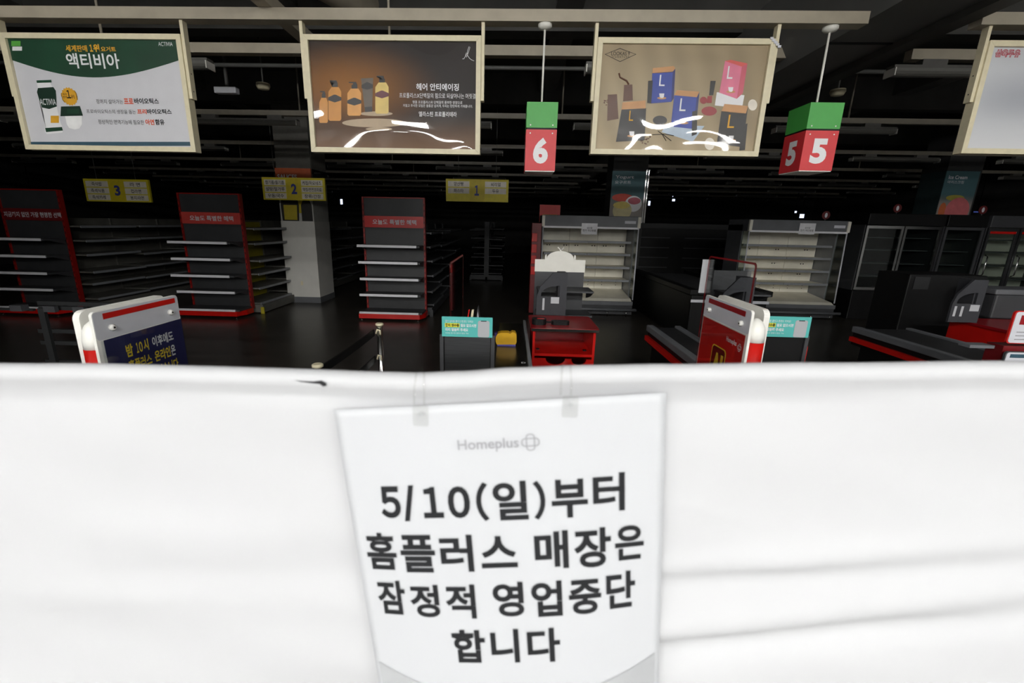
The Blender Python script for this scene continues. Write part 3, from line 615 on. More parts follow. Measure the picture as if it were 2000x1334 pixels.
# ================================================================== OPEN FRIDGES
def fridge(xl, xr, Yf, label, note_px, holes):
    t = thing('open_fridge', ((xl+xr)/2, Yf+0.45, 0), label, 'fridge', 'empty open refrigerated cases'); Yb = Yf+0.85; top = 1.73
    box('base', (xl+0.02, Yf+0.02, 0.02), (xr-0.02, Yb+0.1, 0.27), dgrey, t); box('base_trim', (xl+0.02, Yf-0.005, 0.20), (xr-0.02, Yf+0.0195, 0.27), mgrey, t)
    prism('deck', [(Yf+0.02, 0.271), (Yb, 0.271), (Yb, 0.40), (Yf+0.1, 0.31)], 'x', xl+0.04, xr-0.04, case_white, t)
    W = xr-xl; nb = 3
    for i in range(nb):
        pb = box('back_panel', (xl+0.04+i*(W-0.08)/nb+0.003, Yb, 0.36), (xl+0.04+(i+1)*(W-0.08)/nb-0.003, Yb+0.02, top-0.02), case_white, t)
        for hx, hz in holes:
            for k in (0, 1): qx = xl+0.04+(i+hx)*(W-0.08)/nb; box('peg_hole', (qx+k*0.05, Yb-0.002, hz), (qx+0.022+k*0.05, Yb-0.0005, hz+0.022), black_m, pb)
        for qx in (0.25, 0.75): 
            for k in (0, 1): box('peg_hole', (xl+0.04+(i+qx)*(W-0.08)/nb, Yb-0.002, 0.47+0.06*k), (xl+0.055+(i+qx)*(W-0.08)/nb, Yb-0.0005, 0.485+0.06*k), black_m, pb)
    for i, z in enumerate((1.36, 1.13, 0.885, 0.64)):
        for j in range(2):
            x0, x1 = xl+0.06+j*(W-0.12)/2+0.004, xl+0.06+(j+1)*(W-0.12)/2-0.004
            s = box('shelf', (x0, Yf+0.38-0.03*i, z-0.02), (x1, Yb-0.001, z), case_white, t)
            box('price_rail', (x0, Yf+0.352-0.03*i, z-0.03), (x1, Yf+0.379-0.03*i, z+0.012), case_grey, s)
    for x, s in ((xl, 1), (xr, -1)):
        prism('side_wall', [(Yf+0.35, 0.271), (Yb+0.1, 0.271), (Yb+0.1, top), (Yf+0.35, top)], 'x', x, x+s*0.03, mgrey if s > 0 else case_grey, t)
        prism('side_glass', [(Yf+0.06, 0.34), (Yf+0.348, 0.34), (Yf+0.348, top-0.12), (Yf+0.12, top-0.12)], 'x', x+s*0.01, x+s*0.02, glass, t)
        tube('edge_strip', [(x+s*0.015, Yf+0.055, 0.30), (x+s*0.015, Yf+0.115, top-0.10)], 0.012, lgrey, t, 8)
    box('canopy', (xl, Yf+0.10, top-0.1195), (xr, Yb+0.1, top+0.10), mgrey, t, 0.01)
    box('canopy_lip', (xl+0.02, Yf+0.085, top-0.13), (xr-0.02, Yf+0.0995, top-0.095), price_rail, t)
    for x in (xl-0.01, xr-0.045): box('corner_cap', (x, Yf+0.08, top-0.11), (x+0.055, Yf+0.14, top+0.09), case_white, t, 0.008)
    box('brand_plate', (xr-0.28, Yf+0.092, top-0.03), (xr-0.08, Yf+0.0995, top+0.02), lgrey, t)
    zb = 0.13
    b = tube('cart_bumper', [(xl+0.05, Yf-0.09, zb), (xr+0.03, Yf-0.09, zb)], 0.026, mgrey, t, 12)
    for x in (xl+0.3, xr-0.5, xr-0.15): tube('bumper_leg', [(x, Yf-0.09, zb-0.02), (x, Yf-0.09, 0.0)], 0.008, chrome, b, 8)
    q = PY(note_px, 447, Yf+0.09); n = box('paper_notice', (q.x-0.145, Yf+0.081, q.z-0.10), (q.x+0.145, Yf+0.084, q.z+0.10), mat('notice_paper', (240, 240, 244), 0.5))
    tag(n, 'white printed notice taped to the top of the %s' % ('fridge under the yogurt picture' if xl < 3 else 'right-hand open fridge'), 'notice', 'white notices on the fridges')
    text('5/11일', (q.x-0.04, Yf+0.080, q.z+0.0), (0.09, 0, 0), (0, 0, 0.035), ink, n, 0.01); text('전기 차단완료', (q.x-0.12, Yf+0.080, q.z-0.05), (0.24, 0, 0), (0, 0, 0.04), ink, n, 0.01)
F1Y, F2Y = 8.5, 8.7
fridge(gx(1060, 440, F1Y), gx(1253, 440, F1Y), F1Y, 'empty open fridge with cream interior below the yogurt picture', 1151, [(0.2, 1.25), (0.8, 1.25)])
fridge(gx(1470, 440, F2Y), gx(1668, 440, F2Y), F2Y, 'empty open fridge with cream interior seen beyond the clear screen', 1576, [(0.6, 1.25), (0.55, 0.97), (0.5, 0.76)])

# ================================================================== GLASS-DOOR FREEZERS (right)
def freezer(xl, xr, Yf, doors, label, inner, hand, z0=0.62, z1=1.72, cap=None):
    t = thing('glass_door_freezer', ((xl+xr)/2, Yf+0.4, 0), label, 'freezer', 'glass-door freezers in a row'); W = xr-xl; n = len(doors)
    box('base', (xl, Yf, 0.0), (xr, Yf+0.8, z0-0.06), black_m, t, 0.01); box('top_box', (xl, Yf-0.02, z1+0.05), (xr, Yf+0.8, z1+0.26), cap or black_m, t, 0.01)
    box('back', (xl+0.03, Yf+0.74, z0-0.06), (xr-0.03, Yf+0.8, z1+0.05), inner, t)
    for x in (xl, xr-0.03): box('side', (x, Yf+0.04, z0-0.06), (x+0.0295, Yf+0.8, z1+0.05), dgrey, t)
    for i in range(n):
        a, b = xl+i*W/n+0.01, xl+(i+1)*W/n-0.01; fr = doors[i]
        dr = thing_part('door', t)
        for nm, p, q in (('door_stile', (a, Yf, z0-0.05), (a+0.04, Yf+0.035, z1+0.04)), ('door_stile', (b-0.04, Yf, z0-0.05), (b, Yf+0.035, z1+0.04)), ('door_rail', (a+0.041, Yf, z0-0.05), (b-0.041, Yf+0.035, z0)), ('door_rail', (a+0.041, Yf, z1-0.01), (b-0.041, Yf+0.035, z1+0.04))): box(nm, p, q, fr, dr)
        box('pane', (a+0.041, Yf+0.012, z0+0.0005), (b-0.041, Yf+0.018, z1-0.0105), glass, dr)
        if hand:
            hx = a+0.065; tube('handle', [(hx, Yf-0.001, z1-0.45), (hx, Yf-0.05, z1-0.48), (hx, Yf-0.05, z0+0.3), (hx, Yf-0.001, z0+0.27)], 0.012, chrome, dr, 8)
        for z in (z0+0.2, z0+0.45, z0+0.7, z0+0.93): box('shelf', (a+0.03, Yf+0.16, z-0.012), (b-0.03, Yf+0.735, z), mgrey, t)
        if hand == 2: box('header_strip', (a+0.042, Yf+0.004, z1-0.06), (b-0.042, Yf+0.0115, z1-0.02), red_m, t)
def thing_part(name, parent):
    o = bpy.data.objects.new(name, None); COL.objects.link(o); o.parent = parent; ORG[o.name] = org(parent); return o
FY = 8.8
freezer(gx(1702, 450, FY)-0.1, gx(1842, 450, FY), FY, (chrome, chrome), 'dark two-door glass freezer beside the right-hand open fridge', black_m, 0)
freezer(gx(1846, 450, FY), gx(1924, 450, FY), FY, (dgrey,), 'narrow one-door glass freezer with pale interior', case_white, 0)
freezer(gx(1930, 450, FY), gx(1930, 450, FY)+1.7, FY, (steel, steel, steel), 'steel-framed glass freezer with red door strips at right edge', case_white, 2, cap=dgrey)
for px, lab in ((1612, 'round red price tag standing on the open fridge at right'), (1748, 'round pinkish price tag standing on the dark two-door freezer'), (1915, 'small round price tag standing on the freezer below the ice cream picture')):
    p = PY(px, 427, 8.95); zt = 1.9805 if px > 1690 else 1.8305
    t = thing('round_tag', (p.x, 8.95, zt), lab, 'price tag', 'round price tags on the cases')
    tube('disc', [(p.x, 8.945, zt+0.10), (p.x, 8.96, zt+0.10)], 0.075, mat('tag_red', (96, 26, 28), 0.5), t, 20); tube('stem', [(p.x, 8.952, zt), (p.x, 8.952, zt+0.03)], 0.006, mgrey, t, 6)
    ngon('printed_mark', [(p.x+0.025*math.cos(6.283*i/12), 8.9445, zt+0.10+0.045*math.sin(6.283*i/12)) for i in range(12)], lgrey, t)

# dark island freezer between the two fridges, red goods at the edge of the first
t = thing('island_freezer', (3.2, 8.5, 0), 'low dark chest freezer between the two open fridges', 'freezer')
box('body', (2.62, 6.5, 0.0), (3.7, 9.5, 0.72), black_m, t, 0.02); box('rim', (2.58, 6.46, 0.721), (2.70, 9.54, 0.80), black_m, t, 0.01); box('rim', (3.62, 6.46, 0.721), (3.74, 9.54, 0.80), black_m, t, 0.01); box('end_rim', (2.701, 6.46, 0.721), (3.619, 6.56, 0.80), black_m, t, 0.01)
box('floor_pan', (2.70, 6.6, 0.721), (3.62, 9.45, 0.735), dgrey, t); box('end_strip', (2.60, 6.452, 0.62), (3.70, 6.459, 0.66), lgrey, t)
t = thing('wall_freezer', (3.9, 13, 0), 'long dark upright case deep between the fridges', 'freezer')
box('body', (2.9, 12.9, 0.0), (6.4, 13.6, 1.75), black_m, t, 0.02); box('top_strip', (2.9, 12.88, 1.62), (6.4, 12.899, 1.75), mat('panel_black', (30, 31, 33), 0.5), t)
for i in range(4):
    for j in range(2): box('price_rail', (3.0+j*1.8, 12.87, 0.55+i*0.27), (4.4+j*1.8, 12.899, 0.575+i*0.27), dgrey, t)
t = thing('red_display', (0.55, 8.55, 0), 'tall red display stand at the left end of the fridge', 'display stand')
xa, xb = gx(1044, 480, 8.45), gx(1057, 480, 8.45)
box('stand_body', (xa-0.06, 8.45, 0.02), (xb-0.005, 8.75, 1.68), mat('stand_red', (110, 12, 18), 0.4), t, 0.006)
for i in range(4): box('pack', (xa-0.055, 8.42, 0.75+i*0.2), (xa+0.04, 8.4495, 0.90+i*0.2), red_m, t, 0.004)
hx0, hx1, hz0, hz1 = gx(1054, 415, 9.6), gx(1094, 415, 9.6), PY(1070, 434, 9.6).z, PY(1070, 400, 9.6).z
t = thing('red_board', ((hx0+hx1)/2, 9.6, 0), 'red header board standing behind the left end of the fridge', 'sign')
bd = box('board', (hx0, 9.6, hz0), (hx1, 9.63, hz1), red_m, t); box('post', ((hx0+hx1)/2, 9.6305, 0), ((hx0+hx1)/2+0.03, 9.66, hz0+0.1), black_m, t)
box('printed_line', (hx0+0.06, 9.598, (hz0+hz1)/2-0.03), (hx1-0.06, 9.5995, (hz0+hz1)/2-0.018), gold, bd)

# ================================================================== CHECKOUTS
arch_m = mat('arch_grey', (62, 63, 67), 0.6, noise=0.06, spec=0.25)
def arch_panel(x0, x1, z0, z1, yf, parent_label, papers):
    t = thing('side_board', ((x0+x1)/2, yf+0.12, z0), parent_label, 'counter board', 'grey arched boards on the checkouts')
    W, h = x1-x0, z1-z0
    body = [(x0, z0), (x0+W, z0), (x0+W, z1), (x0+W*0.55, z1), (x0+W*0.12, z0+h*0.62), (x0, z0+h*0.5)]
    # arch is a real opening: outline ring made of quads
    arc = [(x0+W*(0.14+0.62*(1-math.cos(math.pi*i/16))), z0+h*(0.48+0.22*math.sin(math.pi*i/16))) for i in range(9)]
    lower = prism('lower_board', [(x0, z0), (x0+W, z0), (x0+W, z0+h*0.44), (x0, z0+h*0.44)], 'y', yf, yf+0.02, arch_m, t)
    up = [(x0, z0+h*0.4405), (x0+W*0.14, z0+h*0.4405)] + [(p[0], p[1]) for p in arc] + [(x0+W*0.77, z0+h*0.4405), (x0+W, z0+h*0.4405), (x0+W, z1), (x0+W*0.52, z1), (x0+W*0.10, z0+h*0.66)]
    prism('arched_board', up, 'y', yf, yf+0.02, arch_m, t)
    box('side_box', (x0+W*0.72, yf+0.021, z0), (x0+W, yf+0.19, z1-0.005), arch_m, t)
    for a, b, c, d in papers: box('paper_label', (x0+W*a, yf-0.002, z0+h*b), (x0+W*c, yf-0.0005, z0+h*d), paper, lower)
    return t
def counter(x0, x1, y0, y1, ztop, label, open_front=True):
    t = thing('checkout_counter', ((x0+x1)/2, (y0+y1)/2, 0), label, 'counter', 'red checkout counters'); yf = y0+0.02; th = 0.018
    top = prism('counter_top', rrect(x0-0.02, y0-0.01, x1+0.02, y1, 0.03), 'z', ztop-0.022, ztop, dred, t)
    box('top_edge', (x0-0.015, y0-0.018, ztop-0.022), (x1+0.015, y0-0.0105, ztop-0.002), chrome, t)
    for x in (x0, x1-th): box('side', (x, yf, 0.0), (x+th, y1-0.01, ztop-0.0225), red_m, t)
    box('back', (x0+th, y1-0.03, 0.0), (x1-th, y1-0.011, ztop-0.0225), dred, t)
    box('shelf', (x0+th, yf, ztop-0.225), (x1-th, y1-0.031, ztop-0.205), red_m, t)
    # drawer front with two scooped grips
    W = x1-x0-2*th; xs = x0+th; zt = ztop-0.245; pts = [(xs, zt-0.26), (xs+W, zt-0.26), (xs+W, zt)]
    for c, r in ((0.78, 0.13), (0.37, 0.17)):
        pts += [(xs+W*(c+r*math.cos(math.pi*i/10)), zt-0.05*math.sin(math.pi*i/10)) for i in range(11)]
    pts += [(xs, zt)]
    dr = prism('drawer', pts, 'y', yf, yf+0.016, red_m, t)
    lathe('lock', (xs+W*0.5, yf-0.012, 0), [(0.02, zt-0.075), (0.024, zt-0.06), (0.02, zt-0.045)], chrome, dr, 14)
    box('lower_panel', (xs, yf+0.02, 0.02), (xs+W, yf+0.03, zt-0.262), red_m, t)
    for s in (0.04, 0.88): box('bracket', (xs+W*s, yf+0.1, ztop-0.2045), (xs+W*(s+0.06), yf+0.13, ztop-0.198), black_m, t)
    return t
def terminal(x, y, z, label):
    t = thing('card_reader', (x, y, z), label, 'card reader')
    prism('body', rrect(x-0.05, y-0.05, x+0.06, y+0.05, 0.04), 'z', z+0.0005, z+0.045, black_m, t)
    prism('window', rrect(x-0.012, y-0.03, x+0.045, y+0.0, 0.01), 'z', z+0.0455, z+0.048, red_m, t)
    prism('handle', rrect(x+0.10, y-0.03, x+0.24, y+0.03, 0.028), 'z', z+0.0005, z+0.03, black_m, t)
    tube('cord', [(x+0.055, y, z+0.02), (x+0.08, y+0.012, z+0.015), (x+0.105, y, z+0.018)], 0.005, black_m, t, 6)
c6x0, c6x1 = 0.19, 0.665
counter(c6x0, c6x1, 3.30, 3.79, 0.90, 'red checkout counter with open shelf and scooped drawer under the number 6')
terminal(0.235, 3.44, 0.90, 'black card reader on the counter under the number 6')
arch_panel(PY(1047, 600, 3.84).x, PY(1104, 600, 3.84).x, 0.9005, PY(1090, 532, 3.84).z, 3.805, 'dark grey arched board with paper labels behind the red counter of checkout 6', [(0.20, 0.12, 0.27, 0.40), (0.48, 0.28, 0.76, 0.43)])
bpy.data.objects['side_board'].location.z += 0.0
def impulse(x0, x1, Y, zt, topper, label, shelf_right=True):
    t = thing('snack_stand', ((x0+x1)/2, Y+0.15, 0), label, 'display stand', 'snack stands behind the checkouts'); W = x1-x0
    bp = box('back_board', (x0, Y, 0.02), (x1, Y+0.025, zt), dgrey, t)
    if topper:
        z0, z1 = zt+0.0005, zt+topper
        arc = [(x0+W*(0.5+0.27*math.cos(math.pi*i/12)), z0+topper*(0.55+0.30*math.sin(math.pi*i/12))) for i in range(13)]
        pts = [(x0-0.005, z0), (x1+0.005, z0), (x1+0.005, z0+topper*0.5), (x0+W*0.81, z0+topper*0.5), (x0+W*0.81, z0+topper*0.68), (x0+W*0.78, z0+topper*0.70)] + arc + [(x0+W*0.22, z0+topper*0.70), (x0+W*0.19, z0+topper*0.68), (x0+W*0.19, z0+topper*0.5), (x0-0.005, z0+topper*0.5)]
        arc[0] = (x0+W*0.77, z0+topper*0.62)
        tp = prism('topper', pts, 'y', Y-0.006, Y+0.004, cream if False else white_plastic, t)
        for s in (-1, 1): tube('prong', [(x0+W*0.5-s*0.006, Y, z0+topper*0.84), (x0+W*0.5+s*0.028, Y, z0+topper)], 0.006, white_plastic, tp, 6)
    for z, dp in ((1.08, 0.30), (0.86, 0.30)):
        s = box('shelf', (x0+0.02, Y-dp, z-0.015), (x1+0.05, Y-0.0065, z), dgrey, t)
        for x in (x0+0.03, x1+0.03): prism('bracket', [(Y-dp, z-0.016), (Y-0.0065, z-0.016), (Y-0.0065, z-0.10), (Y-dp*0.6, z-0.06)], 'x', x, x+0.015, dgrey, s)
    box('foot', (x0, Y-0.2, 0), (x1, Y+0.2, 0.0195), dgrey, t)
i6 = PY(1045, 530, 4.32)
impulse(i6.x, PY(1141, 530, 4.32).x, 4.32, i6.z, PY(1095, 483, 4.32).z-i6.z, 'dark grey snack stand with white scalloped topper behind checkout 6')

# lane 5
c5x0 = PY(1577, 700, 3.3).x
arch_panel(PY(1403, 580, 3.9).x, PY(1468, 580, 3.9).x, 0.86, PY(1440, 541, 3.9).z, 3.87, 'dark grey arched board seen through the clear screen of checkout 5', [(0.5, 0.26, 0.8, 0.42)])
box('support', (PY(1403, 580, 3.9).x, 3.9, 0.0), (PY(1468, 580, 3.9).x, 4.05, 0.8595), dgrey, bpy.data.objects['side_board.001'])
impulse(PY(1395, 530, 4.4).x, PY(1468, 530, 4.4).x, 4.4, PY(1400, 528, 4.4).z, 0, 'dark snack stand without topper behind checkout 5')
# lane 4
counter(4.06, 4.75, 3.55, 4.2, 0.90, 'red checkout counter with pinkish top at the right edge')
terminal(4.32, 3.7, 0.90, 'black card reader on the right-hand red counter')
arch_panel(PY(1857, 590, 4.0).x, PY(1915, 590, 4.0).x, 0.9005, PY(1900, 546, 4.0).z, 3.98, 'dark grey arched board with three paper labels on the right-hand counter', [(0.10, 0.14, 0.18, 0.38), (0.33, 0.14, 0.41, 0.38), (0.62, 0.27, 0.93, 0.42)])
t = thing('till_cabinet', (4.3, 4.6, 0), 'tall black cabinet behind the right-hand checkout', 'cabinet')
box('cabinet_body', (PY(1772, 560, 4.6).x, 4.6, 0), (PY(1925, 560, 4.6).x, 5.0, PY(1800, 536, 4.6).z), black_m, t, 0.01); box('door_panel', (PY(1782, 560, 4.6).x, 4.592, PY(1800, 565, 4.6).z), (PY(1812, 560, 4.6).x, 4.5995, PY(1800, 541, 4.6).z), mat('panel_black', (30, 31, 33), 0.5), t)
t = thing('scale_rack', (4.6, 4.25, 0.9), 'grey metal rack with a red stripe behind the right-hand counter', 'rack')
box('rack_body', (4.42, 4.205, 0.9005), (5.3, 4.5, 1.12), dgrey, t, 0.015); box('rack_lid', (4.40, 4.20, 1.1205), (5.32, 4.5, 1.17), mgrey, t, 0.01); box('red_stripe', (4.75, 4.195, 1.135), (5.3, 4.1995, 1.16), red_m, t)

def conveyor(x0, x1, y0, y1, z, label):
    t = thing('conveyor', ((x0+x1)/2, (y0+y1)/2, 0), label, 'conveyor belt', 'checkout conveyors')
    box('belt', (x0+0.06, y0, z-0.03), (x1-0.05, y1-0.02, z-0.015), belt_m, t); box('bed', (x0+0.02, y0, z-0.16), (x1-0.02, y1, z-0.0305), black_m, t)
    for a, b in ((x0, x0+0.058), (x1-0.048, x1)): box('side_rail', (a, y0, z-0.05), (b, y1, z), mgrey, t, 0.006)
    box('red_band', (x0-0.006, y0, z-0.13), (x0+0.0195, y1, z-0.09), red_m, t)
    box('cabinet', (x0+0.03, y0+0.2, 0.0), (x1-0.03, y1-0.1, z-0.1605), black_m, t); box('cream_box', (x0-0.0, y0+0.55, z-0.32), (x0+0.0295, y0+0.85, z-0.17), cream, t)
    text('D', (x0-0.001, y0+0.72, z-0.28), (0, -0.06, 0), (0, 0, 0.06), wink, t, 0.04)
conveyor(1.17, 1.452, 2.05, 3.75, 0.85, 'black conveyor with grey rails and red band leading to checkout 5')
conveyor(3.0, 3.5, 2.3, 3.93, 0.85, 'wide black conveyor with red band in front of the right-hand counter')
# steel end panels with teal receipt signs
def receipt(rect, Y, label, plabel, ztop, ref):
    a = PY(rect[0], rect[3], Y); b = PY(rect[2], rect[3], Y); c = PY(rect[0], rect[1], Y); d_ = PY(rect[2], rect[1], Y); W = ((b.x-a.x)+(d_.x-c.x))/2; x0 = (a.x+c.x)/2; z0 = a.z; h = c.z-a.z; x1 = x0+W
    t = thing('steel_screen', ((x0+x1)/2, Y, 0), plabel, 'panel', 'steel end panels of the checkouts')
    box('panel', (x0+0.012, Y+0.02, 0.1), (x1-0.012, Y+0.035, z0+0.005), ref, t)
    for x in (x0-0.015, x1-0.008): box('post', (x, Y+0.01, 0.0), (x+0.022, Y+0.045, z0+0.01), dgrey, t)
    box('back_cabinet', (x0+0.012, Y+0.0355, 0.1), (x1-0.012, Y+0.07, z0-0.06), black_m, t)
    s = thing('receipt_sign', ((x0+x1)/2, Y, z0), label, 'sign', 'teal receipt signs')
    bd = box('board', (x0, Y+0.001, z0), (x1, Y+0.006, z0+h), teal_m, s)
    def tx(body, u0, v0, u1, v1, mm, bold=0.0): text(body, (x0+W*u0, Y-0.0005, z0+h*v0), (W*(u1-u0), 0, 0), (0, 0, h*(v1-v0)), mm, bd, bold)
    tx('종이 낭비를 줄이고 환경도 지켜요!', .07, .72, .62, .84, wink); box('highlight', (x0+W*.06, Y+0.0, z0+h*.48), (x0+W*.35, Y+0.0008, z0+h*.68), yl_hi, bd)
    tx('종이 영수증', .07, .50, .34, .66, ink, .04); tx('필요 없으시면', .37, .50, .68, .66, wink, .03); tx('미리 말씀해 주세요', .07, .28, .52, .44, wink, .03); tx('모바일 영수증 앱에서 발급 가능', .07, .15, .53, .22, wink)
    ph = prism('printed_phone', rrect(x0+W*.71, z0+0.001, x0+W*.94, z0+h*.84, 0.012), 'y', Y-0.0002, Y+0.0008, paper, bd)
    if ref is black_m: box('red_edge', (x1+0.0145, Y+0.012, 0.3), (x1+0.019, Y+0.04, z0-0.06), red_m, t)
    box('phone_notch', (x0+W*.77, Y-0.001, z0+h*.80), (x0+W*.88, Y-0.0003, z0+h*.84), ink, bd); tx('GAMI', .78, .60, .90, .68, teal_m) if False else None
receipt((863, 618, 962, 657), 2.56, 'teal receipt sign with a printed phone on the left steel panel', 'steel panel with dark posts left of checkout 6', 1.0, steel)
RS = receipt((1478, 617, 1583, 657), 2.81, 'teal receipt sign partly behind the red gate board', 'black panel under the right teal receipt sign', 1.0, black_m)
# clear screens with red edge
def screen(x, y0, y1, z0, z1, label, back):
    t = thing('clear_screen', (x, (y0+y1)/2, 0), label, 'acrylic screen', 'clear screens with red edges')
    r = 0.03; po = rrect(y0, z0, y1, z1, r); pi = rrect(y0+0.012, z0+0.012, y1-0.012, z1-0.012, r-0.012)
    prism('sheet', po, 'x', x, x+0.005, acrylic, t)
    for xx in (x-0.0006, x+0.0056): ring('red_edge', [(xx, a, b) for a, b in po], [(xx, a, b) for a, b in pi], dred, t)
    for yy in (y0+0.08, y1-0.1): box('clamp', (x-0.012, yy, z0-0.05), (x+0.017, yy+0.05, z0-0.0005), lgrey, t)
    for yy in (y0+0.09, y1-0.09): box('leg', (x-0.008, yy, 0), (x+0.012, yy+0.025, z0-0.0505), black_m, t)
    return t
screen(-0.35, 2.62, 3.33, 0.95, 1.43, 'clear screen with red edge seen edge-on left of checkout 6', 0)
t5 = screen(1.47, 2.76, 3.42, 0.80, 1.455, 'clear screen with red edge standing beside checkout 5', 0)
q0, q1 = PY(1367, 572, 3.43), PY(1384, 507, 3.43)
n = box('paper_sheet', (PY(1364, 572, 3.43).x, 3.43, q0.z), (PY(1382, 540, 3.43).x, 3.434, q1.z), paper); tag(n, 'white paper sheet sticking out behind the clear screen of checkout 5', 'paper')
n = box('clip_holder', (1.452, 2.78, 1.02), (1.4685, 2.86, 1.12), lgrey); tag(n, 'small grey holder at the lower left of the clear screen', 'holder')
# red cash box and slanted label holders behind the left teal sign
t = thing('card_stand', (-0.2, 2.75, 0.98), 'black tent-shaped card stand behind the left teal sign', 'card stand')
prism('stand_body', [(PY(926, 618, 2.75).x, 0.98), (PY(941, 618, 2.75).x, 0.98), (PY(934, 598, 2.75).x, PY(934, 598, 2.75).z)], 'y', 2.72, 2.80, dgrey, t); prism('label', [(PY(931, 618, 2.75).x, 1.0), (PY(939, 618, 2.75).x, 1.0), (PY(934, 607, 2.75).x, PY(934, 606, 2.75).z)], 'y', 2.716, 2.7195, lgrey, t)
box('base', (PY(905, 618, 2.75).x, 2.68, 0.955), (PY(945, 618, 2.75).x, 2.86, 0.9795), black_m, t); box('pedestal', (-0.24, 2.7, 0), (-0.18, 2.84, 0.9545), black_m, t)
prism('candy_strip', [(PY(916, 618, 2.75).x, 0.98), (PY(921, 618, 2.75).x, 0.98), (PY(926, 604, 2.75).x, PY(926, 604, 2.75).z), (PY(922, 604, 2.75).x, PY(922, 604, 2.75).z)], 'y', 2.73, 2.75, cream, t)
prism('red_strip', [(PY(908, 618, 2.75).x, 0.98), (PY(910, 618, 2.75).x, 0.98), (PY(918, 604, 2.75).x, PY(918, 604, 2.75).z), (PY(916, 604, 2.75).x, PY(916, 604, 2.75).z)], 'y', 2.73, 2.75, red_m, t)
# glossy black table with a yellow cut-out box
t = thing('packing_table', (0.02, 3.1, 0), 'glossy black packing table between the steel panel and the red counter', 'table')
box('table_top', (-0.075, 2.6, 0.775), (0.13, 3.9, 0.80), mat('gloss_black', (26, 25, 24), 0.22, spec=0.6), t); box('side_rail', (0.131, 2.5, 0.74), (0.152, 3.9, 0.83), case_grey, t); box('cabinet', (-0.07, 2.7, 0), (0.12, 3.8, 0.7745), black_m, t)
text('D', (0.09, 2.71, 0.8015), (0.028, 0, 0), (0, 0.03, 0), wink, t, 0.04)
t = thing('yellow_box', (0, 3.12, 0.8), 'small yellow rounded tray with a purple base on the packing table', 'tray')
ya = [(970, 673), (968, 667), (968, 659), (972, 652), (979, 650), (992, 650), (996, 652), (1000, 649), (1006, 650), (1009, 655), (1009, 668), (1007, 673)]
prism('tray_body', [(PY(x, y, 3.12).x, PY(x, y, 3.12).z) for x, y in ya], 'y', 3.12, 3.19, mat('toy_yellow', (232, 180, 40), 0.4), t)
q0, q1 = PY(971, 675.5, 3.12), PY(1007, 673.2, 3.12); box('tray_foot', (q0.x, 3.125, 0.8005), (q1.x, 3.185, q1.z), mat('toy_purple', (110, 100, 200), 0.4), t)
box('purple_corner', (PY(967, 660, 3.12).x-0.005, 3.13, PY(968, 660, 3.12).z), (PY(971, 652, 3.12).x, 3.18, PY(970, 651, 3.12).z), mat('toy_indigo', (70, 50, 110), 0.4), t)

# ================================================================== GATE BOARDS
gate_white = mat('gate_white', (250, 249, 243), 0.35, noise=0.02)
def gate(side, x_sign, x_tube, x_back, ys, yb, zt, label):
    """side +1: the sign faces +x, -1: faces -x; ys, yb: near and far edge of the sign board and of the back board"""
    yA, yB = ys
    t = thing('gate_board', (x_tube, (yA+yB)/2, 0), label, 'gate board', 'white gate boards with signs')
    L = yB-yA; zb = zt-0.009
    prism('back_board', rrect(yb[0], zt-0.95, yb[1], zb, 0.03), 'x', x_back-0.012, x_back+0.012, gate_white, t)
    yc = yA+0.055; r = 0.040; tubez = zt-0.075
    lathe('pillar_cap', (x_tube, yc, 0), [(r, tubez-0.06), (r, tubez-0.03), (r*0.9, tubez), (r*0.62, tubez+0.022), (r*0.27, tubez+0.034), (0.001, tubez+0.037)], gate_white, t, 20)
    lathe('pillar', (x_tube, yc, 0), [(r+0.001, 0.75), (r+0.001, tubez-0.061)], red_m, t, 20)
    lathe('pillar_foot', (x_tube, yc, 0), [(0.12, 0.0), (0.12, 0.012), (r+0.002, 0.03), (r, 0.749)], gate_white, t, 20)
    sb = prism('sign_board', rrect(yA, zt-0.62, yB, zt, 0.015), 'x', x_sign-0.005, x_sign+0.005, gate_white, t)
    xs = x_sign+side*0.0055
    def q(u, z, k=1): y = (yA+u*L) if side > 0 else (yB-u*L); return Vector((xs+side*0.0008*k, y, z))
    def R(nm, u0, z0, u1, z1, mm, k): return ngon(nm, [q(u0, z0, k), q(u1, z0, k), q(u1, z1, k), q(u0, z1, k)], mm, sb)
    def T(body, u0, z0, u1, z1, mm, bold=0.0, k=3): return text(body, q(u0, z0, k), q(u1, z0, k)-q(u0, z0, k), (0, 0, z1-z0), mm, sb, bold)
    prism('header', rrect(yA+0.002, zt-0.098, yB-0.002, zt-0.002, 0.013), 'x', xs, xs+side*0.0006, lgrey, sb)
    for u in (0.16, 0.86):
        p = q(u, zt-0.063, 0); tube('cap_nut', [p, p+Vector((side*0.010, 0, 0)), p+Vector((side*0.014, 0, 0))], [0.011, 0.011, 0.007], gate_white, sb, 14); tube('nut_socket', [p+Vector((side*0.014, 0, 0)), p+Vector((side*0.0146, 0, 0))], 0.004, black_m, sb, 8)
    prism('cover_sheet', [(yA+0.008, zt-0.6), (yB-0.004, zt-0.6), (yB-0.004, zt-0.099), (yA+0.008, zt-0.099)], 'x', xs+side*0.006, xs+side*0.008, acrylic, sb)
    return t, R, T, q, sb
zl = 1.338
t, R, T, q, sb = gate(1, -1.385, -1.432, -1.487, (PX(173, 608, -1.385).y, PX(343, 578, -1.385).y), (PX(146, 616, -1.487).y, PX(316, 578, -1.487).y), zl, 'white gate board with navy late-hours sign at lower left')
R('red_strip', 0.10, zl-0.030, 0.955, zl-0.010, red_m, 2); R('poster_sheet', 0.06, zl-0.61, 1.0, zl-0.10, navy, 2)
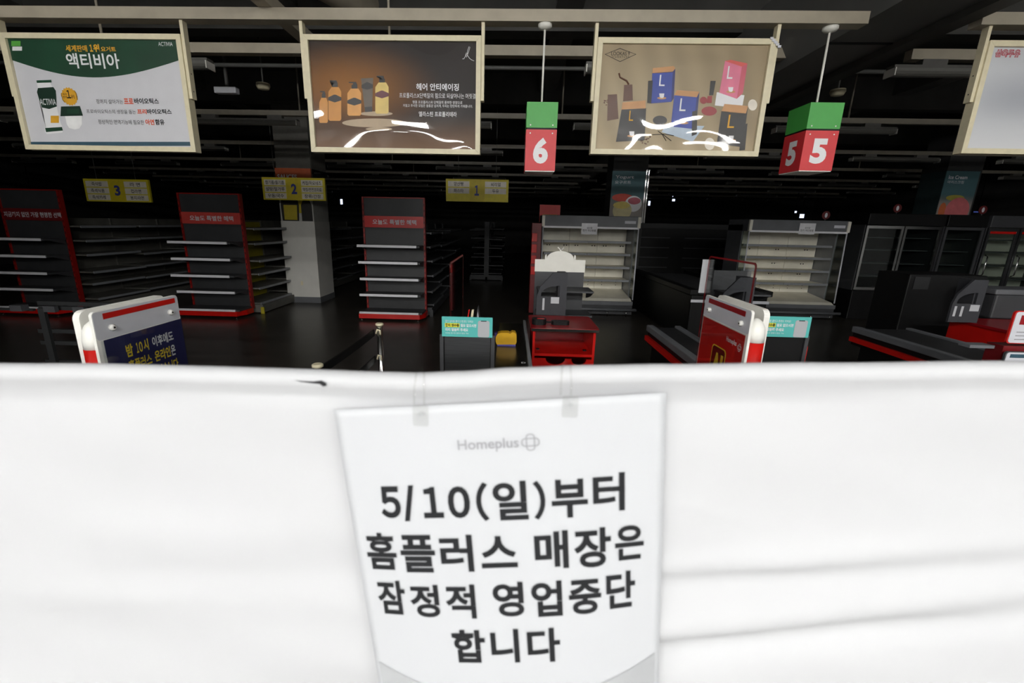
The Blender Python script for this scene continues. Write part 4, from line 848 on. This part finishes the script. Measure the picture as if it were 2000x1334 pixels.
T('밤', .26, zl-.185, .335, zl-.138, ytext, .03); T('１', .375, zl-.181, .40, zl-.142, ytext, .03); T('０', .408, zl-.181, .448, zl-.142, ytext, .03); T('시', .462, zl-.183, .52, zl-.138, ytext, .03); T('이후에도', .57, zl-.18, .85, zl-.138, wink, .03)
T('홈플러스', .26, zl-.243, .53, zl-.197, ytext, .03); T('온라인', .57, zl-.24, .78, zl-.196, ytext, .03); T('은', .79, zl-.24, .85, zl-.196, wink, .03)
T('계속', .26, zl-.303, .40, zl-.257, wink, .03); T('열려있습니다', .44, zl-.303, .86, zl-.255, ytext, .03); T('편리하게 만나보세요', .40, zl-.348, .86, zl-.322, wink)
R('printed_leaf', .94, zl-.42, .985, zl-.34, mat('print_lilac', (196, 186, 214), 0.5), 3)
t, R, T, q, sb = gate(-1, 0.965, 1.012, 1.067, (PX(1472, 610, 0.965).y, PX(1381, 578, 0.965).y), (PX(1500, 609, 1.067).y, PX(1407, 577, 1.067).y), zl, 'white gate board with red sign at lower right')
redp = mat('red_print', (214, 34, 30), 0.45, noise=0.12, scale=6)
R('red_strip', 0.10, zl-0.032, 0.90, zl-0.010, dred, 2); R('poster_sheet', 0.02, zl-0.61, 0.96, zl-0.105, redp, 2)
T('Homeplus', .62, zl-.170, .83, zl-.142, wink, .03); logo(q(.89, zl-.163, 3), (0, -1, 0), (0, 0, 1), wink, sb, 0.017, 0.16)
def shield(u0, z0, u1, z1, mm, k): y0, y1 = q(u0, 0).y, q(u1, 0).y; ngon('printed_plate', [Vector((q(0, 0, k).x, a, b)) for a, b in rrect(min(y0, y1), z0, max(y0, y1), z1, 0.02)], mm, sb)
shield(.34, zl-.44, .66, zl-.205, ytext, 3); shield(.355, zl-.435, .645, zl-.21, mat('print_maroon', (90, 18, 22), 0.5), 4)
T('AI', .38, zl-.375, .62, zl-.235, ytext, .06, 5)
T('계산대', .10, zl-.45, .30, zl-.36, ytext, .04, 3)

# info boards on a red stand at the right edge
t = thing('info_stand', (2.48, 2.2, 0), 'red stand with two grey printed boards at right edge', 'sign stand')
box('stand_body', (2.44, 2.22, 0.0), (2.78, 2.3, 1.12), mat('stand_red', (110, 12, 18), 0.4), t)
for z0, z1, dx, nm in ((1.14, 1.30, 0.0, 0), (0.90, 1.10, 0.02, 1)):
    x0 = PY(1963 if nm == 0 else 1955, 660 if nm == 0 else 705, 2.2).x + (0.0)
    pl = prism('board', rrect(x0, z0, x0+0.36, z1, 0.015), 'y', 2.19, 2.2, red_m if nm == 0 else dgrey, t); prism('board_face', rrect(x0+0.004, z0+0.004, x0+0.356, z1-0.004, 0.013), 'y', 2.187, 2.1895, lgrey, t)
    if nm == 0: box('printed_band', (x0+0.03, 2.185, z1-0.065), (x0+0.34, 2.1865, z1-0.02), dred, pl)
    else: box('printed_band', (x0+0.02, 2.185, z1-0.03), (x0+0.34, 2.1865, z1-0.012), navyb, pl); box('printed_band', (x0+0.02, 2.185, z0+0.06), (x0+0.34, 2.1865, z0+0.075), navyb, pl)
    for i in range(3): box('printed_line', (x0+0.03, 2.185, z0+0.02+i*0.018), (x0+0.2, 2.1865, z0+0.024+i*0.018), grey_ink, pl)
box('arm_plate', (2.30, 2.24, 1.10), (2.419, 2.30, 1.115), mgrey, t)

# ================================================================== STANCHIONS
S1, S2 = PZ(741, 632, 1.0), PZ(620, 712, 1.0)
tops = []
for S, lab in ((S1, 'chrome stanchion post with a flat cap, belt tied to it'), (S2, 'stanchion post whose flat cap peeks over the white barrier')):
    t = thing('stanchion', (S.x, S.y, 0), lab, 'stanchion', 'chrome stanchions')
    lathe('base', (S.x, S.y, 0), [(0.15, 0.0), (0.15, 0.012), (0.03, 0.03)], chrome, t, 24)
    lathe('post', (S.x, S.y, 0), [(0.019, 0.03), (0.019, 0.985)], chrome, t, 16)
    lathe('cap', (S.x, S.y, 0), [(0.016, 0.985), (0.026, 0.99), (0.026, 1.0), (0.02, 1.004)], cream, t, 20)
    for z in (0.955, 0.78): tube('belt_hook', [(S.x-0.02, S.y-0.02, z-0.02), (S.x-0.012, S.y-0.016, z+0.008), (S.x+0.006, S.y-0.018, z+0.004), (S.x+0.008, S.y-0.017, z-0.025)], 0.006, cream, t, 6)
for z0, z1, lab in ((0.94, 0.955, 'upper black belt slung between the two stanchions'), (0.76, 0.77, 'lower black belt slung between the two stanchions')):
    pts = [S1.lerp(S2, 0.01+0.98*i/10) for i in range(11)]; V = []; F = []
    for i, p in enumerate(pts):
        sag = 0.008*math.sin(math.pi*i/10); z = z0-sag
        for dx, dz in ((-0.004, -0.022), (0.004, -0.022), (0.004, 0.022), (-0.004, 0.022)): V.append((p.x+dx-0.036, p.y+dz*0.0, z+dz))
    for i in range(10):
        for k in range(4): F.append((i*4+k, i*4+(k+1) % 4, i*4+4+(k+1) % 4, i*4+4+k))
    F += [(3, 2, 1, 0), (40, 41, 42, 43)]
    tag(mesh('belt', V, F, black_m), lab, 'belt', 'stanchion belts')
# dark rail gate at left
rg = mat('gate_metal', (44, 45, 46), 0.6, spec=0.3)
t = thing('rail_gate', (-4.2, 4.0, 0), 'dark metal rail gate at left behind the navy sign board', 'gate')
for z, x1 in ((0.845, -3.1), (0.80, -3.1), (0.575, -3.1), (0.46, -3.1), (0.27, -3.1)): box('rail', (-4.48 if z < 0.7 else -4.42, 4.0, z-0.018), (x1, 4.03, z+0.018), rg, t)
for x in (-4.40, -3.15): box('post', (x, 3.969, 0), (x+0.06, 3.9995, 0.80 if x < -4 else 0.86), rg, t)
for x in (-4.62, -4.3, -4.02): box('clamp', (x, 3.93, 0.775), (x+0.11, 3.9685 if x > -4.5 else 4.0, 0.83), mat('gate_clamp', (66, 67, 70), 0.6), t)
box('side_rail', (-5.3, 4.0, 0.765), (-4.481, 4.03, 0.785), rg, t); box('side_post', (-5.3, 4.031, 0), (-5.26, 4.07, 0.78), rg, t)

# tiny lit signs far away
lit_sign = mat('lit_sign_face', (214, 226, 255), 0.4, emit=1.6); dim_sign = mat('dim_sign_face', (90, 110, 200), 0.4, emit=0.25)
for (px, py, Y, w_, h_, mm, lab) in ((667, 394, 24, .12, .26, lit_sign, 'tiny lit exit sign far away right of the white column'), (1316, 387, 24, .14, .3, lit_sign, 'brighter tiny lit exit sign far away between the fridges'), (1268, 397, 24, .1, .22, lit_sign, 'dimmer tiny lit exit sign far away beside the yogurt column'), (1566, 422, 20, .18, .16, lit_sign, 'tiny lit square sign above the right-hand fridge'), (1554, 414, 20, .08, .08, lit_sign, 'tiny lit dot sign just left of the square one'), (62, 391, 15, .11, .05, lit_sign, 'tiny lit exit sign at the far left'), (1910, 414, 17, .3, .04, dim_sign, 'thin dim blue light strip at the far right')):
    p = PY(px, py, Y); t = thing('exit_sign', p, lab, 'exit sign', 'tiny lit signs in the dark distance')
    box('sign_case', (p.x-w_/2-0.01, Y, p.z-h_/2-0.01), (p.x+w_/2+0.01, Y+0.05, p.z+h_/2+0.01), black_m, t); box('lit_face', (p.x-w_/2, Y-0.01, p.z-h_/2), (p.x+w_/2, Y-0.0005, p.z+h_/2), mm, t)
    box('hanger', (p.x-0.01, Y+0.02, p.z+h_/2+0.0105), (p.x+0.01, Y+0.04, 4.1 if py < 410 else 4.1), black_m, t)

# ================================================================== WHITE CLOTH BARRIER AND NOTICE
BY = 0.385
TOPS = [(-0.49, 712), (0, 712), (200, 713), (400, 718), (600, 724), (700, 728), (810, 731), (900, 728), (1000, 721), (1150, 716), (1300, 714), (1600, 711), (2000, 708)]
tp = [(PY(px, py, BY-0.004).x, PY(px, py, BY-0.004).z) for px, py in TOPS[1:]]
tp = [(-2.6, tp[0][1]-0.03)] + tp + [(2.6, tp[-1][1]+0.02)]
def topz(x):
    for (xa, za), (xb, zb) in zip(tp, tp[1:]):
        if xa <= x <= xb:
            s = (x-xa)/(xb-xa); return za+(zb-za)*(s*s*(3-2*s)*0.5+s*0.5)
    return tp[-1][1]
def fold(x, z, zt):
    """cloth relief towards the camera"""
    dz = zt-z
    r = 0.0
    def ridge(x0, z0, slope, w, a, l=0.4):      # soft long crease
        c = z0+slope*(x-x0); e = math.exp(-((z-c)/w)**2); return a*e*math.exp(-((x-x0)/l)**2)
    r += ridge(0.26, 1.262, 0.20, 0.020, 0.010, 0.30) - ridge(0.30, 1.232, 0.20, 0.018, 0.009, 0.30)
    r += ridge(0.28, 1.335, 0.14, 0.016, 0.006, 0.25) - ridge(0.26, 1.312, 0.12, 0.014, 0.005, 0.25)
    r += ridge(-0.22, 1.34, 0.03, 0.02, 0.002, 0.3) - ridge(-0.25, 1.29, 0.05, 0.018, 0.0025, 0.25) + ridge(-0.3, 1.25, 0.02, 0.02, 0.002)
    r += ridge(0.2, 1.385, -0.25, 0.005, 0.0012, 0.05) + ridge(-0.33, 1.463, 0.02, 0.003, 0.0012, 0.02)
    r += 0.0012*math.sin(7*x+23*z)+0.0009*math.sin(-11*x+41*z+1)+0.0006*math.sin(19*x+63*z)
    return r
xs_ = [-2.6+i*0.08 for i in range(25)] + [-0.58+i*0.008 for i in range(148)] + [0.62+i*0.08 for i in range(25)]
V = []; F = []; prof = []
hem = 0.0095
for t_ in range(9): a_ = math.pi*t_/8; prof.append(('t', -math.cos(a_)*hem, -hem+math.sin(a_)*hem))       # rounded top from front to back
zs_front = [0.0, 0.3, 0.6, 0.85, 1.0] + [1.08+i*0.006 for i in range(66)]
for x in xs_:
    zt = topz(x); col = []
    for z in zs_front:
        zz = min(z, zt-0.032) if z > 1.2 else z
        if z > 1.2: zz = 1.2+(zt-0.034-1.2)*(z-1.2)/(zs_front[-1]-1.2)
        col.append((x, BY-fold(x, zz, zt), zz))
    col.append((x, BY-0.0015, zt-0.028)); col.append((x, BY-0.0022, zt-0.023)); col.append((x, BY-hem*0.8, zt-0.015))
    for _, dy, dz in prof: col.append((x, BY+dy, zt+dz))
    col.append((x, BY+hem*1.1, zt-0.03)); col.append((x, BY+hem*1.1, 0.0))
    V += col
nc = len(col)
for i in range(len(xs_)-1):
    for j in range(nc-1): q_ = i*nc+j; F.append((q_, q_+nc, q_+nc+1, q_+1))
    q_ = i*nc; F.append((q_, q_+nc-1, q_+2*nc-1, q_+nc))
F.append(tuple(range(nc))); F.append(tuple((len(xs_)-1)*nc+j for j in range(nc-1, -1, -1)))
bar = thing('cloth_barrier', (0, BY, 0), 'chest-high barrier wrapped in white cloth with a rolled top hem', 'barrier')
mesh('cloth', V, F, white_cloth, bar, True)
trr = [(574, 742), (590, 744), (612, 745), (628, 743), (637, 748), (638, 753), (631, 755), (624, 750), (605, 748), (588, 746)]
def clothp(px, py): 
    p = PY(px, py, BY-hem-0.0012); return p
ngon('tear', [clothp(x, y) for x, y in trr], mat('tear_dark', (26, 26, 30), 0.8), bar)

# ---- notice
NW, NH = 0.297, 0.42
TL = PY(655, 797, BY-0.008); ang = math.radians(5.2)
nu = Vector((math.cos(ang), 0, math.sin(ang))); nv = Vector((math.sin(ang), 0, -math.cos(ang)))
def S(u, v, off=0.0):
    A = 0.002+0.016*min(1, v/0.8)
    b = A*(1-abs((u-0.47)/0.53)**2.3)
    return TL + nu*(u*NW) + nv*(v*NH) + Vector((0, -b-off-0.004, 0))
sh = thing('notice_sheet', S(0.5, 1), 'large white paper notice with black closing message hung on the barrier', 'notice')
nx_, ny_ = 40, 50; V = [S(i/nx_, j/ny_) for j in range(ny_+1) for i in range(nx_+1)]; V += [S(i/nx_, j/ny_, -0.0004) for j in range(ny_+1) for i in range(nx_+1)]; N_ = (nx_+1)*(ny_+1); F = []
for j in range(ny_):
    for i in range(nx_):
        q_ = j*(nx_+1)+i; F.append((q_, q_+nx_+1, q_+nx_+2, q_+1)); F.append((N_+q_, N_+q_+1, N_+q_+nx_+2, N_+q_+nx_+1))
for i in range(nx_): F.append((i, i+1, N_+i+1, N_+i)); q_ = ny_*(nx_+1)+i; F.append((q_+1, q_, N_+q_, N_+q_+1))
for j in range(ny_): q_ = j*(nx_+1); F.append((q_+nx_+1, q_, N_+q_, N_+q_+nx_+1)); q_ += nx_; F.append((q_, q_+nx_+1, N_+q_+nx_+1, N_+q_))
pap = mesh('paper', V, F, paper, sh, True)
def hit(px, py):
    """photo pixel -> (u,v) on the sheet, by fixed point on the bulge"""
    Yp = TL.y
    for _ in range(12):
        p = PY(px, py, Yp); d_ = p-TL; u = d_.dot(nu)/NW; v = d_.dot(nv)/NH; Yp = S(max(-.1, min(1.1, u)), max(0, min(1.2, v))).y
    return u, v
def ntext(body, u0, v0, u1, v1, mm, bold=0.0):
    G, F = glyphs(body, bold)
    return mesh('lettering', [S(u0+(u1-u0)*a, v1+(v0-v1)*b, 0.0009) for a, b in G], F, mm, pap)
def nrect(l, r, t_, b_):
    """pixels of left-middle, right-middle, top-middle, bottom-middle -> u0,v0,u1,v1"""
    return hit(*l)[0], hit(*t_)[1], hit(*r)[0], hit(*b_)[1]
GL = [('５', 743, 949, 782, 1011), ('/', 787, 947, 811, 1017), ('１', 826, 950, 865, 1011), ('０', 875, 949, 918, 1011), ('（', 930, 941, 954, 1017), ('일', 963, 939, 1031, 1015), ('）', 1042, 938, 1065, 1014), ('부', 1077, 935, 1148, 1010), ('터', 1158, 923, 1220, 998),
      ('홈', 717, 1040, 774, 1111), ('플', 783, 1044, 850, 1117), ('러', 860, 1044, 924, 1116), ('스', 939, 1046, 1010, 1108), ('매', 1044, 1036, 1110, 1110), ('장', 1121, 1030, 1193, 1107), ('은', 1201, 1025, 1257, 1092),
      ('잠', 739, 1133, 792, 1198), ('정', 802, 1141, 858, 1204), ('적', 871, 1141, 929, 1207), ('영', 963, 1136, 1023, 1203), ('업', 1038, 1134, 1098, 1203), ('중', 1111, 1131, 1174, 1198), ('단', 1184, 1115, 1240, 1186),
      ('합', 884, 1229, 948, 1293), ('니', 959, 1228, 1014, 1293), ('다', 1030, 1226, 1094, 1292)]
for ch, xa, ya, xb, yb in GL:
    ntext(ch, *nrect((xa, (ya+yb)/2), (xb, (ya+yb)/2), ((xa+xb)/2, ya), ((xa+xb)/2, yb)), ink, 0.035 if ch in '５１０（）/' else 0.027)
ntext('Homeplus', *nrect((894, 870), (1013, 866), (950, 856), (950, 882)), grey_ink, 0.012)
lc = hit(1036, 863); ls = abs(hit(1054, 863)[0]-hit(1018, 863)[0])/2*NW
for a, b in ((1.0, 0.5), (0.5, 1.0)):
    po = rrect(-a, -b, a, b, 0.42); pi = rrect(-a+.13, -b+.13, a-.13, b-.13, 0.3)
    ring('emblem', [S(lc[0]+x*ls/NW, lc[1]-z*ls/NH, 0.0008) for x, z in po], [S(lc[0]+x*ls/NW, lc[1]-z*ls/NH, 0.0008) for x, z in pi], grey_ink, pap)
vb = hit(1000, 1334)[1]; vtop = (hit(736, 1284)[1]+hit(1270, 1282)[1])/2
N2 = 24; V = []; F = []
for i in range(N2+1):
    u = 0.015+0.97*i/N2
    V += [S(u, vtop+0.10*(1-(2*i/N2-1)**2), 0.0006), S(u, 0.995, 0.0006)]
for i in range(N2): F.append((2*i, 2*i+1, 2*i+3, 2*i+2))
mesh('printed_band', V, F, pale_ink, pap)
# ---- clear hanging loops
clear = film_mat('clear_plastic', (0.96, 0.96, 0.955), 0.1, 1.35)
for px0, py0, px1, py1, lab in ((818, 726, 822, 832, 'clear plastic hanging loop at the left of the notice'), (1108, 712, 1112, 815, 'clear plastic hanging loop at the right of the notice')):
    top = PY(px0, py0+4, BY-0.012); bot = PY(px1, py1, BY-0.016); t = thing('hanging_loop', bot, lab, 'hanging loop', 'clear loops holding the notice')
    zt = topz(top.x); wl = 0.0045
    pts = [(top.x-wl, BY-0.0135, bot.z+0.020), (top.x-wl, BY-0.0125, zt-0.012), (top.x-wl*0.8, BY-0.006, zt+0.0015), (top.x, BY+0.002, zt+0.0035), (top.x+wl*0.8, BY-0.006, zt+0.0015), (top.x+wl, BY-0.0125, zt-0.012), (top.x+wl, BY-0.0135, bot.z+0.020)]
    tube('loop', pts, 0.0009, clear, t, 8)
    prism('tag', rrect(bot.x-0.007, bot.z, bot.x+0.007, bot.z+0.02, 0.002), 'y', BY-0.0165, BY-0.0155, clear, t)
    q_ = Vector((bot.x, BY-0.0172, bot.z+0.012)); ngon('pin', [q_+Vector((0.0026, 0, 0)), q_+Vector((0, 0, 0.0026)), q_-Vector((0.0026, 0, 0)), q_-Vector((0, 0, 0.0026))], pale_ink, t)
